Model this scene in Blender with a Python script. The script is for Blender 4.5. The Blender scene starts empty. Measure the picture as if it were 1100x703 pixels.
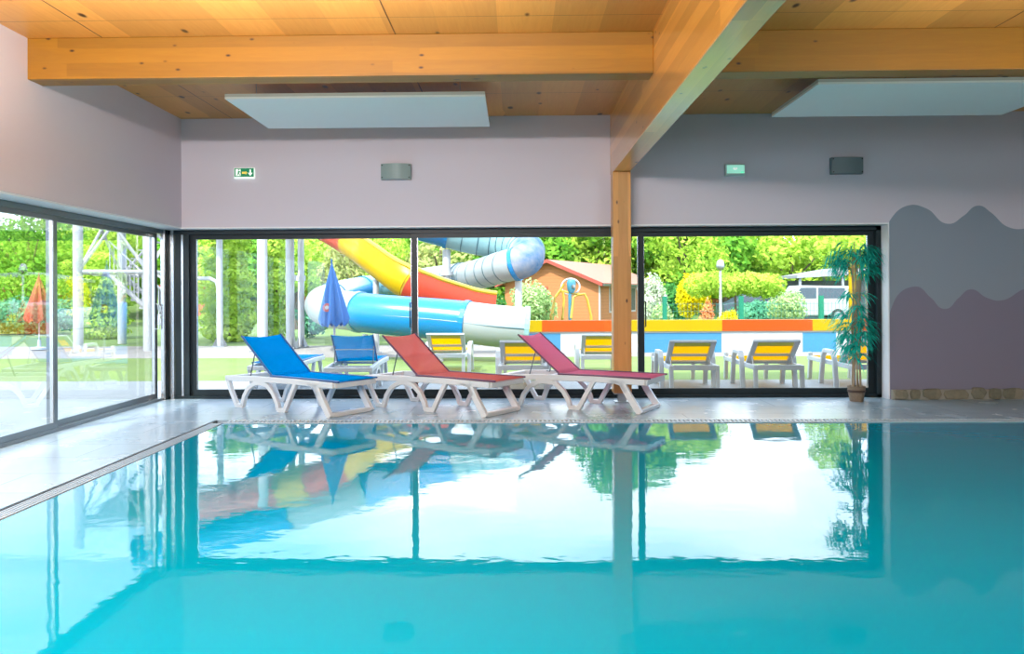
import bpy, bmesh, math, random
import numpy as np
from mathutils import Vector, Matrix
random.seed(7); rng = np.random.default_rng(7)
sc = bpy.context.scene
COL = sc.collection
PI = math.pi

# ------------------------------------------------------------------ camera
F = 880.0; PX0 = 537.4; PY0 = 318.0; EYE = 1.30; YAW = 0.020; ROLL = 0.005
fw = Vector((-math.sin(YAW), math.cos(YAW), 0))
rt = Vector((math.cos(YAW), math.sin(YAW), -ROLL)).normalized()
up = rt.cross(fw).normalized()
cam_d = bpy.data.cameras.new('camera'); cam = bpy.data.objects.new('camera', cam_d); COL.objects.link(cam)
M3 = Matrix((rt, up, -fw)).transposed()
cam.matrix_world = Matrix.Translation((0, 0, EYE)) @ M3.to_4x4()
cam_d.sensor_width = 36; cam_d.lens = 36 * F / 1100
cam_d.shift_x = (550 - PX0) / 1100; cam_d.shift_y = (PY0 - 351.5) / 1100
cam_d.clip_end = 500; cam_d.clip_start = 0.05
sc.camera = cam
CAM = Vector((0, 0, EYE))

def ray(px, py): return fw + rt * ((px - PX0) / F) - up * ((py - PY0) / F)
def atY(px, py, Y):
    d = ray(px, py); return CAM + d * (Y / d.y)
def atZ(px, py, Z=0.0):
    d = ray(px, py); return CAM + d * ((Z - EYE) / d.z)

# ------------------------------------------------------------------ world, sun, added fill lights, exposure
sc.view_settings.view_transform = 'Standard'; sc.view_settings.look = 'None'
sc.view_settings.exposure = 0.30; sc.view_settings.gamma = 1.0
sc.view_settings.use_curve_mapping = False
sc.cycles.caustics_reflective = False
W = bpy.data.worlds.new('sky'); sc.world = W; W.use_nodes = True
nt = W.node_tree; N = nt.nodes; L = nt.links
N.clear()
o_ = N.new('ShaderNodeOutputWorld'); bg = N.new('ShaderNodeBackground'); tc = N.new('ShaderNodeTexCoord')
mp = N.new('ShaderNodeMapping'); mp.inputs['Scale'].default_value = (1.6, 1.6, 5.0)
no = N.new('ShaderNodeTexNoise'); no.inputs['Scale'].default_value = 1.4; no.inputs['Detail'].default_value = 6
cr = N.new('ShaderNodeValToRGB')
cr.color_ramp.elements[0].position = 0.42; cr.color_ramp.elements[0].color = (0.50, 0.70, 0.98, 1)
cr.color_ramp.elements[1].position = 0.60; cr.color_ramp.elements[1].color = (0.93, 0.95, 1.0, 1)
L.new(tc.outputs['Generated'], mp.inputs['Vector']); L.new(mp.outputs[0], no.inputs['Vector'])
L.new(no.outputs['Fac'], cr.inputs['Fac']); L.new(cr.outputs['Color'], bg.inputs['Color'])
bg.inputs['Strength'].default_value = 4.2
L.new(bg.outputs[0], o_.inputs[0])

sd = bpy.data.lights.new('sun', 'SUN'); sd.energy = 6.5; sd.angle = 0.03; sd.color = (1, .96, .88)
sun = bpy.data.objects.new('sun', sd); COL.objects.link(sun)
sun.rotation_euler = Vector((0.35, 0.62, -0.80)).to_track_quat('-Z', 'Y').to_euler()

def area(name, loc, tgt, sx, sy, power, col=(1, 1, 1)):
    d = bpy.data.lights.new(name, 'AREA'); d.shape = 'RECTANGLE'; d.size = sx; d.size_y = sy; d.energy = power; d.color = col
    o = bpy.data.objects.new(name, d); COL.objects.link(o); o.location = loc
    o.rotation_euler = (Vector(tgt) - Vector(loc)).to_track_quat('-Z', 'Y').to_euler()
    return o
area('hall_fill_light', (-1.8, 2.0, 3.40), (-1.8, 5.0, 0.3), 3.5, 1.6, 200, (1, .97, .93))  # unseen overhead pair added to brighten the water and hall
area('hall_fill_light', (4.6, 2.0, 3.40), (4.2, 5.0, 0.3), 3.5, 1.6, 140, (.78, .93, 1))
area('hall_fill_light', (-1.8, -.6, 2.99), (-2.6, 8.5, 2.9), 4.0, .12, 300, (1, .90, .90))  # unseen strip added to lift the left and back walls
area('ceiling_fill_light', (-1.9, 5.6, 2.5), (-1.9, 5.6, 3.5), 3.2, .3, 60, (1, .92, .84))  # upward fill added for ceiling, beams and panels, no fixtures there
area('ceiling_fill_light', (4.3, 5.6, 2.5), (4.3, 5.6, 3.5), 3.2, .3, 32, (1, .94, .86))
area('ceiling_fill_light', (-1.0, 2.6, 2.6), (-1.0, 2.6, 3.5), 4.0, .4, 20, (1, .88, .76))

# ------------------------------------------------------------------ materials
MATS = {}
def newmat(name):
    m = bpy.data.materials.new(name); m.use_nodes = True; m.node_tree.nodes.clear(); MATS[name] = m
    return m, m.node_tree.nodes, m.node_tree.links
def C4(c): return (c[0], c[1], c[2], 1)
def S(r, g, b):
    f = lambda v: (v / 255 / 12.92) if v / 255 <= .04045 else ((v / 255 + .055) / 1.055) ** 2.4
    return (f(r), f(g), f(b))
def mat(name, c, rough=.5, metal=0, var=.08, vscale=6, spec=.5, bump=0, coat=0, trans=0, emit=None, es=0):
    if name in MATS: return MATS[name]
    m, N, L = newmat(name)
    o = N.new('ShaderNodeOutputMaterial'); b = N.new('ShaderNodeBsdfPrincipled')
    b.inputs['Roughness'].default_value = rough; b.inputs['Metallic'].default_value = metal
    b.inputs['Specular IOR Level'].default_value = spec; b.inputs['Coat Weight'].default_value = coat
    tc = N.new('ShaderNodeTexCoord'); n = N.new('ShaderNodeTexNoise'); n.inputs['Scale'].default_value = vscale; n.inputs['Detail'].default_value = 4
    L.new(tc.outputs['Object'], n.inputs['Vector'])
    mx = N.new('ShaderNodeMix'); mx.data_type = 'RGBA'
    mx.inputs[6].default_value = C4([v * (1 - var) for v in c]); mx.inputs[7].default_value = C4([min(1, v * (1 + var)) for v in c])
    L.new(n.outputs['Fac'], mx.inputs[0]); L.new(mx.outputs[2], b.inputs['Base Color'])
    if bump:
        bp = N.new('ShaderNodeBump'); bp.inputs['Strength'].default_value = bump; bp.inputs['Distance'].default_value = .02
        L.new(n.outputs['Fac'], bp.inputs['Height']); L.new(bp.outputs[0], b.inputs['Normal'])
    if emit: b.inputs['Emission Color'].default_value = C4(emit); b.inputs['Emission Strength'].default_value = es
    if trans:
        t = N.new('ShaderNodeBsdfTransparent'); ms = N.new('ShaderNodeMixShader'); ms.inputs[0].default_value = trans
        L.new(b.outputs[0], ms.inputs[1]); L.new(t.outputs[0], ms.inputs[2]); L.new(ms.outputs[0], o.inputs[0])
    else: L.new(b.outputs[0], o.inputs[0])
    return m
def fabric(name, c, tl=.5, see=.12):
    m, N, L = newmat(name); o = N.new('ShaderNodeOutputMaterial'); tc = N.new('ShaderNodeTexCoord')
    n = N.new('ShaderNodeTexNoise'); n.inputs['Scale'].default_value = 25; L.new(tc.outputs['Object'], n.inputs['Vector'])
    mx = N.new('ShaderNodeMix'); mx.data_type = 'RGBA'; mx.inputs[6].default_value = C4([v * .92 for v in c]); mx.inputs[7].default_value = C4(c); L.new(n.outputs['Fac'], mx.inputs[0])
    d = N.new('ShaderNodeBsdfDiffuse'); t = N.new('ShaderNodeBsdfTranslucent'); p = N.new('ShaderNodeBsdfTransparent'); L.new(mx.outputs[2], d.inputs[0]); L.new(mx.outputs[2], t.inputs[0])
    a = N.new('ShaderNodeMixShader'); a.inputs[0].default_value = tl; L.new(d.outputs[0], a.inputs[1]); L.new(t.outputs[0], a.inputs[2])
    b = N.new('ShaderNodeMixShader'); b.inputs[0].default_value = see; L.new(a.outputs[0], b.inputs[1]); L.new(p.outputs[0], b.inputs[2]); L.new(b.outputs[0], o.inputs[0])
def mathn(N, L, op, a, b=None, c=None):
    n = N.new('ShaderNodeMath'); n.operation = op
    for i, v in enumerate((a, b, c)):
        if v is None: continue
        if isinstance(v, (int, float)): n.inputs[i].default_value = v
        else: L.new(v, n.inputs[i])
    return n.outputs[0]
def mixc(N, L, fac, a, b, mode='MIX'):
    n = N.new('ShaderNodeMix'); n.data_type = 'RGBA'; n.blend_type = mode
    for i, v in ((0, fac), (6, a), (7, b)):
        if isinstance(v, (int, float)): n.inputs[i].default_value = v
        elif isinstance(v, tuple): n.inputs[i].default_value = C4(v)
        else: L.new(v, n.inputs[i])
    return n.outputs[2]

def leafmat(name, c1, c2, vs=1.2):
    m, N, L = newmat(name); o = N.new('ShaderNodeOutputMaterial'); tc = N.new('ShaderNodeTexCoord')
    n = N.new('ShaderNodeTexNoise'); n.inputs['Scale'].default_value = vs; n.inputs['Detail'].default_value = 8; n.inputs['Roughness'].default_value = .7; L.new(tc.outputs['Object'], n.inputs['Vector'])
    r = N.new('ShaderNodeMapRange'); r.inputs['From Min'].default_value = .35; r.inputs['From Max'].default_value = .65; L.new(n.outputs['Fac'], r.inputs['Value'])
    c = mixc(N, L, r.outputs[0], c1, c2)
    d = N.new('ShaderNodeBsdfDiffuse'); t = N.new('ShaderNodeBsdfTranslucent'); L.new(c, d.inputs[0]); L.new(c, t.inputs[0])
    ms = N.new('ShaderNodeMixShader'); ms.inputs[0].default_value = .3; L.new(d.outputs[0], ms.inputs[1]); L.new(t.outputs[0], ms.inputs[2]); L.new(ms.outputs[0], o.inputs[0])

def wood(name, c1, c2, axis, lam=.09, joints=None, rough=.42, knot=2.2, coat=.35):
    """pine: grain along axis (0 x, 1 y, 2 z); lam = lamella height"""
    m, N, L = newmat(name)
    o = N.new('ShaderNodeOutputMaterial'); b = N.new('ShaderNodeBsdfPrincipled'); tc = N.new('ShaderNodeTexCoord')
    def mapped(s, off=(0, 0, 0)):
        k = N.new('ShaderNodeMapping'); k.inputs['Scale'].default_value = s; k.inputs['Location'].default_value = off
        L.new(tc.outputs['Object'], k.inputs['Vector']); return k.outputs[0]
    sg = [9, 9, 9]; sg[axis] = .7
    g = N.new('ShaderNodeTexNoise'); g.inputs['Scale'].default_value = 2.6; g.inputs['Detail'].default_value = 8; g.inputs['Distortion'].default_value = 1.2; g.inputs['Roughness'].default_value = .65
    L.new(mapped(sg), g.inputs['Vector'])
    col = mixc(N, L, g.outputs['Fac'], c1, c2)
    sb = [1 / lam, 1 / lam, 1 / lam]; sb[axis] = .35
    v = N.new('ShaderNodeTexVoronoi'); v.distance = 'CHEBYCHEV'; v.inputs['Scale'].default_value = 1.0; v.inputs['Randomness'].default_value = .25
    L.new(mapped(sb), v.inputs['Vector'])
    sp = N.new('ShaderNodeSeparateColor'); L.new(v.outputs['Color'], sp.inputs[0])
    tone = mathn(N, L, 'MULTIPLY_ADD', sp.outputs[0], .42, .76)
    cb = N.new('ShaderNodeCombineColor'); [L.new(tone, cb.inputs[i]) for i in range(3)]
    col = mixc(N, L, 1.0, col, cb.outputs[0], 'MULTIPLY')
    sk = [knot * 2.0] * 3; sk[axis] = knot * 1.0
    kv = N.new('ShaderNodeTexVoronoi'); kv.inputs['Scale'].default_value = 1.0; kv.inputs['Randomness'].default_value = 1
    L.new(mapped(sk, (3.3, 1.7, .9)), kv.inputs['Vector'])
    k = N.new('ShaderNodeMapRange'); k.interpolation_type = 'SMOOTHSTEP'
    k.inputs['From Min'].default_value = .23; k.inputs['From Max'].default_value = .11
    ks = N.new('ShaderNodeSeparateColor'); L.new(kv.outputs['Color'], ks.inputs[0])
    L.new(mathn(N, L, 'ADD', kv.outputs['Distance'], mathn(N, L, 'MULTIPLY', ks.outputs[1], .10)), k.inputs['Value'])
    kk = mathn(N, L, 'MULTIPLY', k.outputs[0], mathn(N, L, 'GREATER_THAN', ks.outputs[0], .45))
    col = mixc(N, L, kk, col, (.035, .009, .003))
    if joints:
        sx = N.new('ShaderNodeSeparateXYZ'); L.new(tc.outputs['Object'], sx.inputs[0])
        for ax, per, off, w in joints:
            t = mathn(N, L, 'ADD', sx.outputs[ax], 100 * per - off)
            t = mathn(N, L, 'MODULO', t, per)
            t = mathn(N, L, 'LESS_THAN', t, w)
            col = mixc(N, L, t, col, (.10, .04, .01))
    L.new(col, b.inputs['Base Color']); b.inputs['Roughness'].default_value = rough
    b.inputs['Coat Weight'].default_value = coat; b.inputs['Coat Roughness'].default_value = .15
    L.new(b.outputs[0], o.inputs[0])
    return m

wood('ceiling_ply', (.74, .35, .08), (.55, .22, .035), 1, .45, joints=[(0, 2.53, -1.03, .012), (1, 1.25, .3, .006)], knot=2.6, coat=.15)
wood('beam_pine_x', (.37, .165, .006), (.25, .10, .003), 0, .12, knot=4.6, rough=.5, coat=.15)
wood('beam_pine_y', (.80, .38, .075), (.62, .25, .03), 1, .11, rough=.35, coat=1.0, knot=4.6)
wood('beam_pine_z', (.72, .36, .10), (.52, .22, .04), 2, .11, knot=4.2)

WALLC = (.66, .60, .64)
mat('wall_paint', WALLC, .8, var=.02, vscale=2)
mat('white_trim', (.80, .80, .80), .5, var=.02)
mat('frame_dark', (.008, .018, .022), .45, 0, var=.05, spec=.35)
mat('frame_glare', (.20, .22, .23), .28, .7, var=.05)  # dark frame with window glare put into a lighter grey colour
mat('frame_silver', (.55, .58, .60), .25, .9, var=.04)
mat('steel', (.35, .37, .38), .35, .9)
mat('resin_white', (.60, .62, .61), .35, var=.03, vscale=5)
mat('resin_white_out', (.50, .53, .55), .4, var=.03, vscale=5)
mat('rod_dark', (.10, .12, .14), .3, .8)
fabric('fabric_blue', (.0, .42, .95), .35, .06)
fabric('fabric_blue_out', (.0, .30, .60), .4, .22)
fabric('fabric_red', (1.0, .31, .27), .6, .2)
fabric('fabric_pink', (1.0, .34, .50), .6, .12)
mat('edge_blue', (.02, .10, .28), .4); mat('edge_red', (.12, .05, .10), .4)
fabric('fabric_yellow', (.95, .62, .0), .7, .03)
fabric('fabric_olive', (.36, .34, .06), .5, .12)
mat('panel_mint', (.93, .93, .86), .8, var=.01)
mat('panel_edge', (.62, .60, .52), .8, var=.01)
mat('lamp_grey', (.25, .33, .31), .45, var=.04); mat('lamp_grey_dark', (.15, .20, .21), .45, var=.04)
mat('black', (.01, .01, .01), .5)
mat('sign_green', (.0, .22, .09), .4, emit=(0, .5, .2), es=.12); mat('sign_white', (.8, .85, .8), .4, emit=(.8, 1, .85), es=.5)
mat('sign_yellow', (.8, .6, .1), .4, emit=(1, .8, .1), es=.3)
mat('sign_mint', (.35, .75, .6), .3, emit=(.4, 1, .75), es=.35); mat('sign_bright', (.1, .8, .45), .3, emit=(.1, 1, .5), es=.7)

def tile_mat():
    m, N, L = newmat('deck_tile')
    o = N.new('ShaderNodeOutputMaterial'); b = N.new('ShaderNodeBsdfPrincipled'); tc = N.new('ShaderNodeTexCoord')
    br = N.new('ShaderNodeTexBrick'); br.offset = .5; br.inputs['Scale'].default_value = 1.0
    br.inputs['Brick Width'].default_value = 1.2; br.inputs['Row Height'].default_value = .6; br.inputs['Mortar Size'].default_value = .006
    br.inputs['Color1'].default_value = (.30, .40, .46, 1); br.inputs['Color2'].default_value = (.35, .445, .51, 1); br.inputs['Mortar'].default_value = (.20, .26, .30, 1)
    L.new(tc.outputs['Object'], br.inputs['Vector'])
    n = N.new('ShaderNodeTexNoise'); n.inputs['Scale'].default_value = 2.2; n.inputs['Detail'].default_value = 6; L.new(tc.outputs['Object'], n.inputs['Vector'])
    t = mathn(N, L, 'MULTIPLY_ADD', n.outputs['Fac'], .3, .85)
    cb = N.new('ShaderNodeCombineColor'); [L.new(t, cb.inputs[i]) for i in range(3)]
    L.new(mixc(N, L, 1.0, br.outputs['Color'], cb.outputs[0], 'MULTIPLY'), b.inputs['Base Color'])
    L.new(mathn(N, L, 'MULTIPLY_ADD', n.outputs['Fac'], .12, .20), b.inputs['Roughness'])
    L.new(b.outputs[0], o.inputs[0])
tile_mat()

def water_mat():
    m, N, L = newmat('pool_water')
    o = N.new('ShaderNodeOutputMaterial'); tc = N.new('ShaderNodeTexCoord')
    mp = N.new('ShaderNodeMapping'); mp.inputs['Scale'].default_value = (1.0, 1.6, 1); L.new(tc.outputs['Object'], mp.inputs[0])
    n = N.new('ShaderNodeTexNoise'); n.inputs['Scale'].default_value = 2.2; n.inputs['Detail'].default_value = 3; n.inputs['Roughness'].default_value = .55; L.new(mp.outputs[0], n.inputs['Vector'])
    n2 = N.new('ShaderNodeTexNoise'); n2.inputs['Scale'].default_value = 16; n2.inputs['Detail'].default_value = 2; L.new(mp.outputs[0], n2.inputs['Vector'])
    h = mathn(N, L, 'ADD', n.outputs['Fac'], mathn(N, L, 'MULTIPLY', n2.outputs['Fac'], .07))
    bp = N.new('ShaderNodeBump'); bp.inputs['Strength'].default_value = 1.0; bp.inputs['Distance'].default_value = .0013; L.new(h, bp.inputs['Height'])
    ge = N.new('ShaderNodeNewGeometry'); dp = N.new('ShaderNodeVectorMath'); dp.operation = 'DOT_PRODUCT'
    L.new(bp.outputs[0], dp.inputs[0]); L.new(ge.outputs['Incoming'], dp.inputs[1])
    c_ = mathn(N, L, 'POWER', mathn(N, L, 'SUBTRACT', 1.0, mathn(N, L, 'ABSOLUTE', dp.outputs['Value'])), 5.1)
    frf = mathn(N, L, 'MULTIPLY_ADD', c_, .975, .025)
    g = N.new('ShaderNodeBsdfGlossy'); g.inputs['Roughness'].default_value = .015; L.new(bp.outputs[0], g.inputs['Normal'])
    d = N.new('ShaderNodeBsdfDiffuse'); d.inputs['Color'].default_value = (.0, .345, .49, 1)
    t = N.new('ShaderNodeBsdfTransparent'); t.inputs['Color'].default_value = (.0, .75, .9, 1)
    body = N.new('ShaderNodeMixShader'); body.inputs[0].default_value = .12; L.new(d.outputs[0], body.inputs[1]); L.new(t.outputs[0], body.inputs[2])
    ms = N.new('ShaderNodeMixShader'); L.new(frf, ms.inputs[0]); L.new(body.outputs[0], ms.inputs[1]); L.new(g.outputs[0], ms.inputs[2])
    L.new(ms.outputs[0], o.inputs[0])
water_mat()

def glass_mat(name, tint, f0, rough=0):
    m, N, L = newmat(name)
    o = N.new('ShaderNodeOutputMaterial'); ge = N.new('ShaderNodeNewGeometry')
    dp = N.new('ShaderNodeVectorMath'); dp.operation = 'DOT_PRODUCT'; L.new(ge.outputs['Normal'], dp.inputs[0]); L.new(ge.outputs['Incoming'], dp.inputs[1])
    c = mathn(N, L, 'ABSOLUTE', dp.outputs['Value']); c = mathn(N, L, 'SUBTRACT', 1.0, c); c = mathn(N, L, 'POWER', c, 5.0)
    f = mathn(N, L, 'MULTIPLY_ADD', c, 1 - f0, f0)
    t = N.new('ShaderNodeBsdfTransparent'); t.inputs['Color'].default_value = C4(tint)
    g = N.new('ShaderNodeBsdfGlossy'); g.inputs['Roughness'].default_value = rough
    ms = N.new('ShaderNodeMixShader'); L.new(f, ms.inputs[0]); L.new(t.outputs[0], ms.inputs[1]); L.new(g.outputs[0], ms.inputs[2]); L.new(ms.outputs[0], o.inputs[0])
glass_mat('window_glass', (.97, .985, .98), .035); glass_mat('coated_glass', (.95, .97, .97), .20)

# ------------------------------------------------------------------ mesh helpers
class MB:
    def __init__(s): s.v = []; s.f = []
    def add(s, vs, fs):
        k = len(s.v); s.v += [tuple(v) for v in vs]; s.f += [tuple(i + k for i in f) for f in fs]; return s
    def box(s, a, b):
        x0, y0, z0 = a; x1, y1, z1 = b
        return s.add([(x0,y0,z0),(x1,y0,z0),(x1,y1,z0),(x0,y1,z0),(x0,y0,z1),(x1,y0,z1),(x1,y1,z1),(x0,y1,z1)],
                     [(0,3,2,1),(4,5,6,7),(0,1,5,4),(1,2,6,5),(2,3,7,6),(3,0,4,7)])
    def obox(s, c, size, rot=(0,0,0)):
        from mathutils import Euler
        R = Euler(rot).to_matrix(); h = Vector(size) / 2; k = len(s.v)
        t = MB().box(-h, h); return s.add([Vector(c) + R @ Vector(v) for v in t.v], t.f)
    def tube(s, pts, r, seg=10, caps=True, closed=False):
        pts = [Vector(p) for p in pts]; n = len(pts)
        rs = r if isinstance(r, (list, tuple)) else [r] * n
        prev = None; rings = []
        for i, p in enumerate(pts):
            if closed: t = (pts[(i + 1) % n] - pts[i - 1])
            else: t = (pts[min(i + 1, n - 1)] - pts[max(i - 1, 0)])
            t.normalize()
            if prev is None:
                a = Vector((0, 0, 1)) if abs(t.z) < .9 else Vector((1, 0, 0)); x = t.cross(a).normalized()
            else:
                x = (prev - t * prev.dot(t)).normalized()
            prev = x; y = t.cross(x)
            rings.append([p + (x * math.cos(2*PI*j/seg) + y * math.sin(2*PI*j/seg)) * rs[i] for j in range(seg)])
        vs = [v for g in rings for v in g]; fs = []
        for i in range(n if closed else n - 1):
            for j in range(seg):
                a = i * seg; b = ((i + 1) % n) * seg
                fs.append((a + j, a + (j+1) % seg, b + (j+1) % seg, b + j))
        if caps and not closed: fs += [tuple(range(seg))[::-1], tuple(range((n-1)*seg, n*seg))]
        return s.add(vs, fs)
    def lathe(s, prof, c=(0,0,0), seg=24, caps=True):
        n = len(prof); vs = []; fs = []
        for r, z in prof:
            for j in range(seg): vs.append((c[0] + r*math.cos(2*PI*j/seg), c[1] + r*math.sin(2*PI*j/seg), c[2] + z))
        for i in range(n-1):
            for j in range(seg): fs.append((i*seg+j, i*seg+(j+1)%seg, (i+1)*seg+(j+1)%seg, (i+1)*seg+j))
        if caps: fs += [tuple(range(seg))[::-1], tuple(range((n-1)*seg, n*seg))]
        return s.add(vs, fs)
    def prism(s, poly, f0, f1):
        """poly = 2D points; f0/f1 map (a,b)->3D"""
        n = len(poly); vs = [f0(*p) for p in poly] + [f1(*p) for p in poly]
        fs = [tuple(range(n))[::-1], tuple(range(n, 2*n))] + [(i, (i+1)%n, n+(i+1)%n, n+i) for i in range(n)]
        return s.add(vs, fs)
    def strip(s, pts, t, fn, w0, w1):
        """ribbon of half-thickness t along a 2D polyline, extruded w0..w1; fn(a,b,w)->3D"""
        P = [Vector(p) for p in pts]; n = len(P); Lf = []; Rt = []
        for i in range(n):
            d0 = (P[i] - P[i-1]).normalized() if i > 0 else None
            d1 = (P[i+1] - P[i]).normalized() if i < n-1 else None
            d = ((d0 or d1) + (d1 or d0)).normalized(); nrm = Vector((-d.y, d.x))
            base = d0 or d1; k = 1 / max(.5, nrm.dot(Vector((-base.y, base.x))))
            Lf.append(P[i] + nrm * t * k); Rt.append(P[i] - nrm * t * k)
        vs = []
        for i in range(n): vs += [fn(Lf[i].x, Lf[i].y, w0), fn(Rt[i].x, Rt[i].y, w0), fn(Rt[i].x, Rt[i].y, w1), fn(Lf[i].x, Lf[i].y, w1)]
        fs = [(0,1,2,3), tuple((n-1)*4 + q for q in (3,2,1,0))]
        for i in range(n-1):
            for q in range(4): fs.append((i*4+q, (i+1)*4+q, (i+1)*4+(q+1)%4, i*4+(q+1)%4))
        return s.add(vs, fs)
    def build(s, name, m, parent=None, smooth=False, bevel=0, loc=None):
        me = bpy.data.meshes.new(name); me.from_pydata(s.v, [], s.f); me.update()
        if not bevel or True:
            bm = bmesh.new(); bm.from_mesh(me); bmesh.ops.recalc_face_normals(bm, faces=bm.faces[:]); bm.to_mesh(me); bm.free()
        o = bpy.data.objects.new(name, me); COL.objects.link(o)
        me.materials.append(MATS[m] if isinstance(m, str) else m)
        if smooth:
            for p in me.polygons: p.use_smooth = True
            try: me.set_sharp_from_angle(angle=math.radians(42))
            except Exception: pass
        if bevel:
            b = o.modifiers.new('bevel', 'BEVEL'); b.width = bevel; b.segments = 2; b.limit_method = 'ANGLE'
        if parent: o.parent = parent
        if loc is not None: o.location = loc
        return o
def tag(o, label=None, cat=None, group=None, kind=None):
    if label: o['label'] = label
    if cat: o['category'] = cat
    if group: o['group'] = group
    if kind: o['kind'] = kind
    return o
def empty(name, loc=(0,0,0), rz=0):
    o = bpy.data.objects.new(name, None); COL.objects.link(o); o.location = loc; o.rotation_euler = (0, 0, rz); o.empty_display_size = .1
    return o
def copy_tree(o, parent=None):
    c = o.copy(); COL.objects.link(c)
    if parent: c.parent = parent
    for ch in list(KIDS.get(o.name, [])) or [x for x in bpy.data.objects if x.parent == o]: copy_tree(ch, c)
    return c
KIDS = {}

# ------------------------------------------------------------------ room shell
XL = -4.20; YB = 10.20; ZC = 3.54; ZS = 2.18; XWL = -4.50; YW = 10.42; XR = 8.4; YR = -3.0; XRV = 4.60
PXL = -3.05; PYF = 8.44; PXR = 7.4; PYN = .7      # pool rectangle
m = MB()
m.box((-4.62, YR, -.3), (PXL - .14, YW + .12, 0)); m.box((PXL - .14, PYF + .16, -.3), (XR, YW + .12, 0))
m.box((PXR, YR, -.3), (XR, PYF + .16, 0)); m.box((PXL - .14, YR, -.3), (PXR, PYN, 0))
tag(m.build('floor', 'deck_tile'), kind='structure')
mat('basin_tile', (.15, .62, .72), .4, var=.1, vscale=12)
m = MB(); zb = -1.4
m.box((PXL - .1, PYN - .1, zb - .1), (PXR + .1, PYF + .1, zb))
m.box((PXL - .12, PYN - .1, zb), (PXL, PYF + .1, -.06)); m.box((PXR, PYN - .1, zb), (PXR + .12, PYF + .1, -.3))
m.box((PXL, PYF, zb), (PXR, PYF + .12, -.06)); m.box((PXL, PYN - .12, zb), (PXR, PYN, -.3))
tag(m.build('pool_basin', 'basin_tile'), kind='structure')
m = MB(); m.add([(PXL, PYN, -.012), (PXR, PYN, -.012), (PXR, PYF, -.012), (PXL, PYF, -.012)], [(0, 1, 2, 3)])
tag(m.build('pool_water', 'pool_water'), 'still turquoise pool water mirroring the windows and water slides', 'water', kind='stuff')
# overflow grate at the back edge
mat('grate_white', (.42, .50, .54), .4); mat('gutter_dark', (.10, .14, .16), .4)
g = empty('overflow_grate', (PXL, PYF, 0)); tag(g, 'narrow white slotted overflow grate along the far edge of the pool', 'grate')
Lg = PXR - PXL
m = MB(); m.box((0, 0, -.05), (Lg, .16, -.035)); m.build('gutter_channel', 'gutter_dark', g)
m = MB(); m.box((0, -.005, -.03), (Lg, .02, -.002)); m.box((0, .14, -.03), (Lg, .16, 0)); m.build('grate_frame', 'grate_white', g)
m = MB(); x = .02
while x < Lg - .02: m.box((x, .02, -.03), (x + .022, .14, -.004)); x += .045
m.build('grate_slats', 'grate_white', g)
g = empty('overflow_gutter', (PXL - .14, PYN, 0)); tag(g, 'grooved grey overflow strip beside the left edge of the pool', 'gutter')
m = MB(); m.box((.012, 0, -.05), (.14, PYF - PYN, -.02)); m.build('gutter_channel', 'grate_white', g)
m = MB(); m.box((0, 0, -.04), (.02, PYF - PYN + .16, -.004)); m.build('joint', 'black', g)
m = MB()
for k in range(4): m.box((.022 + k * .03, 0, -.03), (.038 + k * .03, PYF - PYN, -.006))
m.build('grate_slats', mat('groove_grey', (.42, .50, .54), .35), g)

# mural wall paint
def mural():
    m, N, L = newmat('mural_paint')
    o = N.new('ShaderNodeOutputMaterial'); b = N.new('ShaderNodeBsdfPrincipled'); b.inputs['Roughness'].default_value = .8
    tc = N.new('ShaderNodeTexCoord'); sx = N.new('ShaderNodeSeparateXYZ'); L.new(tc.outputs['Object'], sx.inputs[0])
    x = mathn(N, L, 'DIVIDE', mathn(N, L, 'SUBTRACT', sx.outputs[0], XRV), 4.0)
    def curve(pts):
        fc = N.new('ShaderNodeFloatCurve'); cv = fc.mapping.curves[0]
        P = []
        for px, py in pts:
            w = atY(px, py, YB); P.append(((w.x - XRV) / 4.0, w.z / 3.0))
        last = P[-1]
        P += [(last[0] + .10, last[1] + .05), (last[0] + .2, last[1] - .02), (last[0] + .3, last[1] + .05), (1.0, last[1])]
        P = [(min(1, max(0, a)), c) for a, c in P]
        cv.points[0].location = P[0]; cv.points[1].location = P[-1]
        for q in P[1:-1]: cv.points.new(*q)
        fc.mapping.update(); L.new(x, fc.inputs['Value']); return mathn(N, L, 'MULTIPLY', fc.outputs[0], 3.0)
    hi = curve([(951.5, 238), (977, 220.5), (995, 224), (1019, 240.6), (1035, 232), (1051, 221), (1064, 228), (1083, 244), (1099, 246)])
    lo = curve([(951.5, 337), (982.6, 308), (1000, 320), (1015, 332), (1030, 320), (1043, 311), (1060, 320), (1075, 323), (1099, 311)])
    # only where the wall is right of the window reveal
    z = sx.outputs[2]; on = mathn(N, L, 'GREATER_THAN', sx.outputs[0], XRV - .001)
    fh = mathn(N, L, 'MULTIPLY', mathn(N, L, 'LESS_THAN', z, hi), on); fl = mathn(N, L, 'MULTIPLY', mathn(N, L, 'LESS_THAN', z, lo), on)
    c = mixc(N, L, fh, (.63, .59, .64), (.27, .32, .37)); c = mixc(N, L, fl, c, (.22, .205, .265))
    L.new(c, b.inputs['Base Color']); L.new(b.outputs[0], o.inputs[0])
mural()
m = MB()
m.box((XL, YB, ZS), (XR, YB + .45, ZC)); m.box((XRV, YB, 0), (XR, YB + .45, ZS))
tag(m.build('wall_back', 'mural_paint'), kind='structure')
m = MB(); m.box((-4.75, YR, ZS), (XL, YB + .45, ZC)); m.box((-4.75, YR, 0), (XL, .8, ZS))
tag(m.build('wall_left', 'wall_paint'), kind='structure')
m = MB(); m.box((XR, YR, 0), (XR + .25, YB + .45, ZC)); tag(m.build('wall_right', 'wall_paint'), kind='structure')
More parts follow.
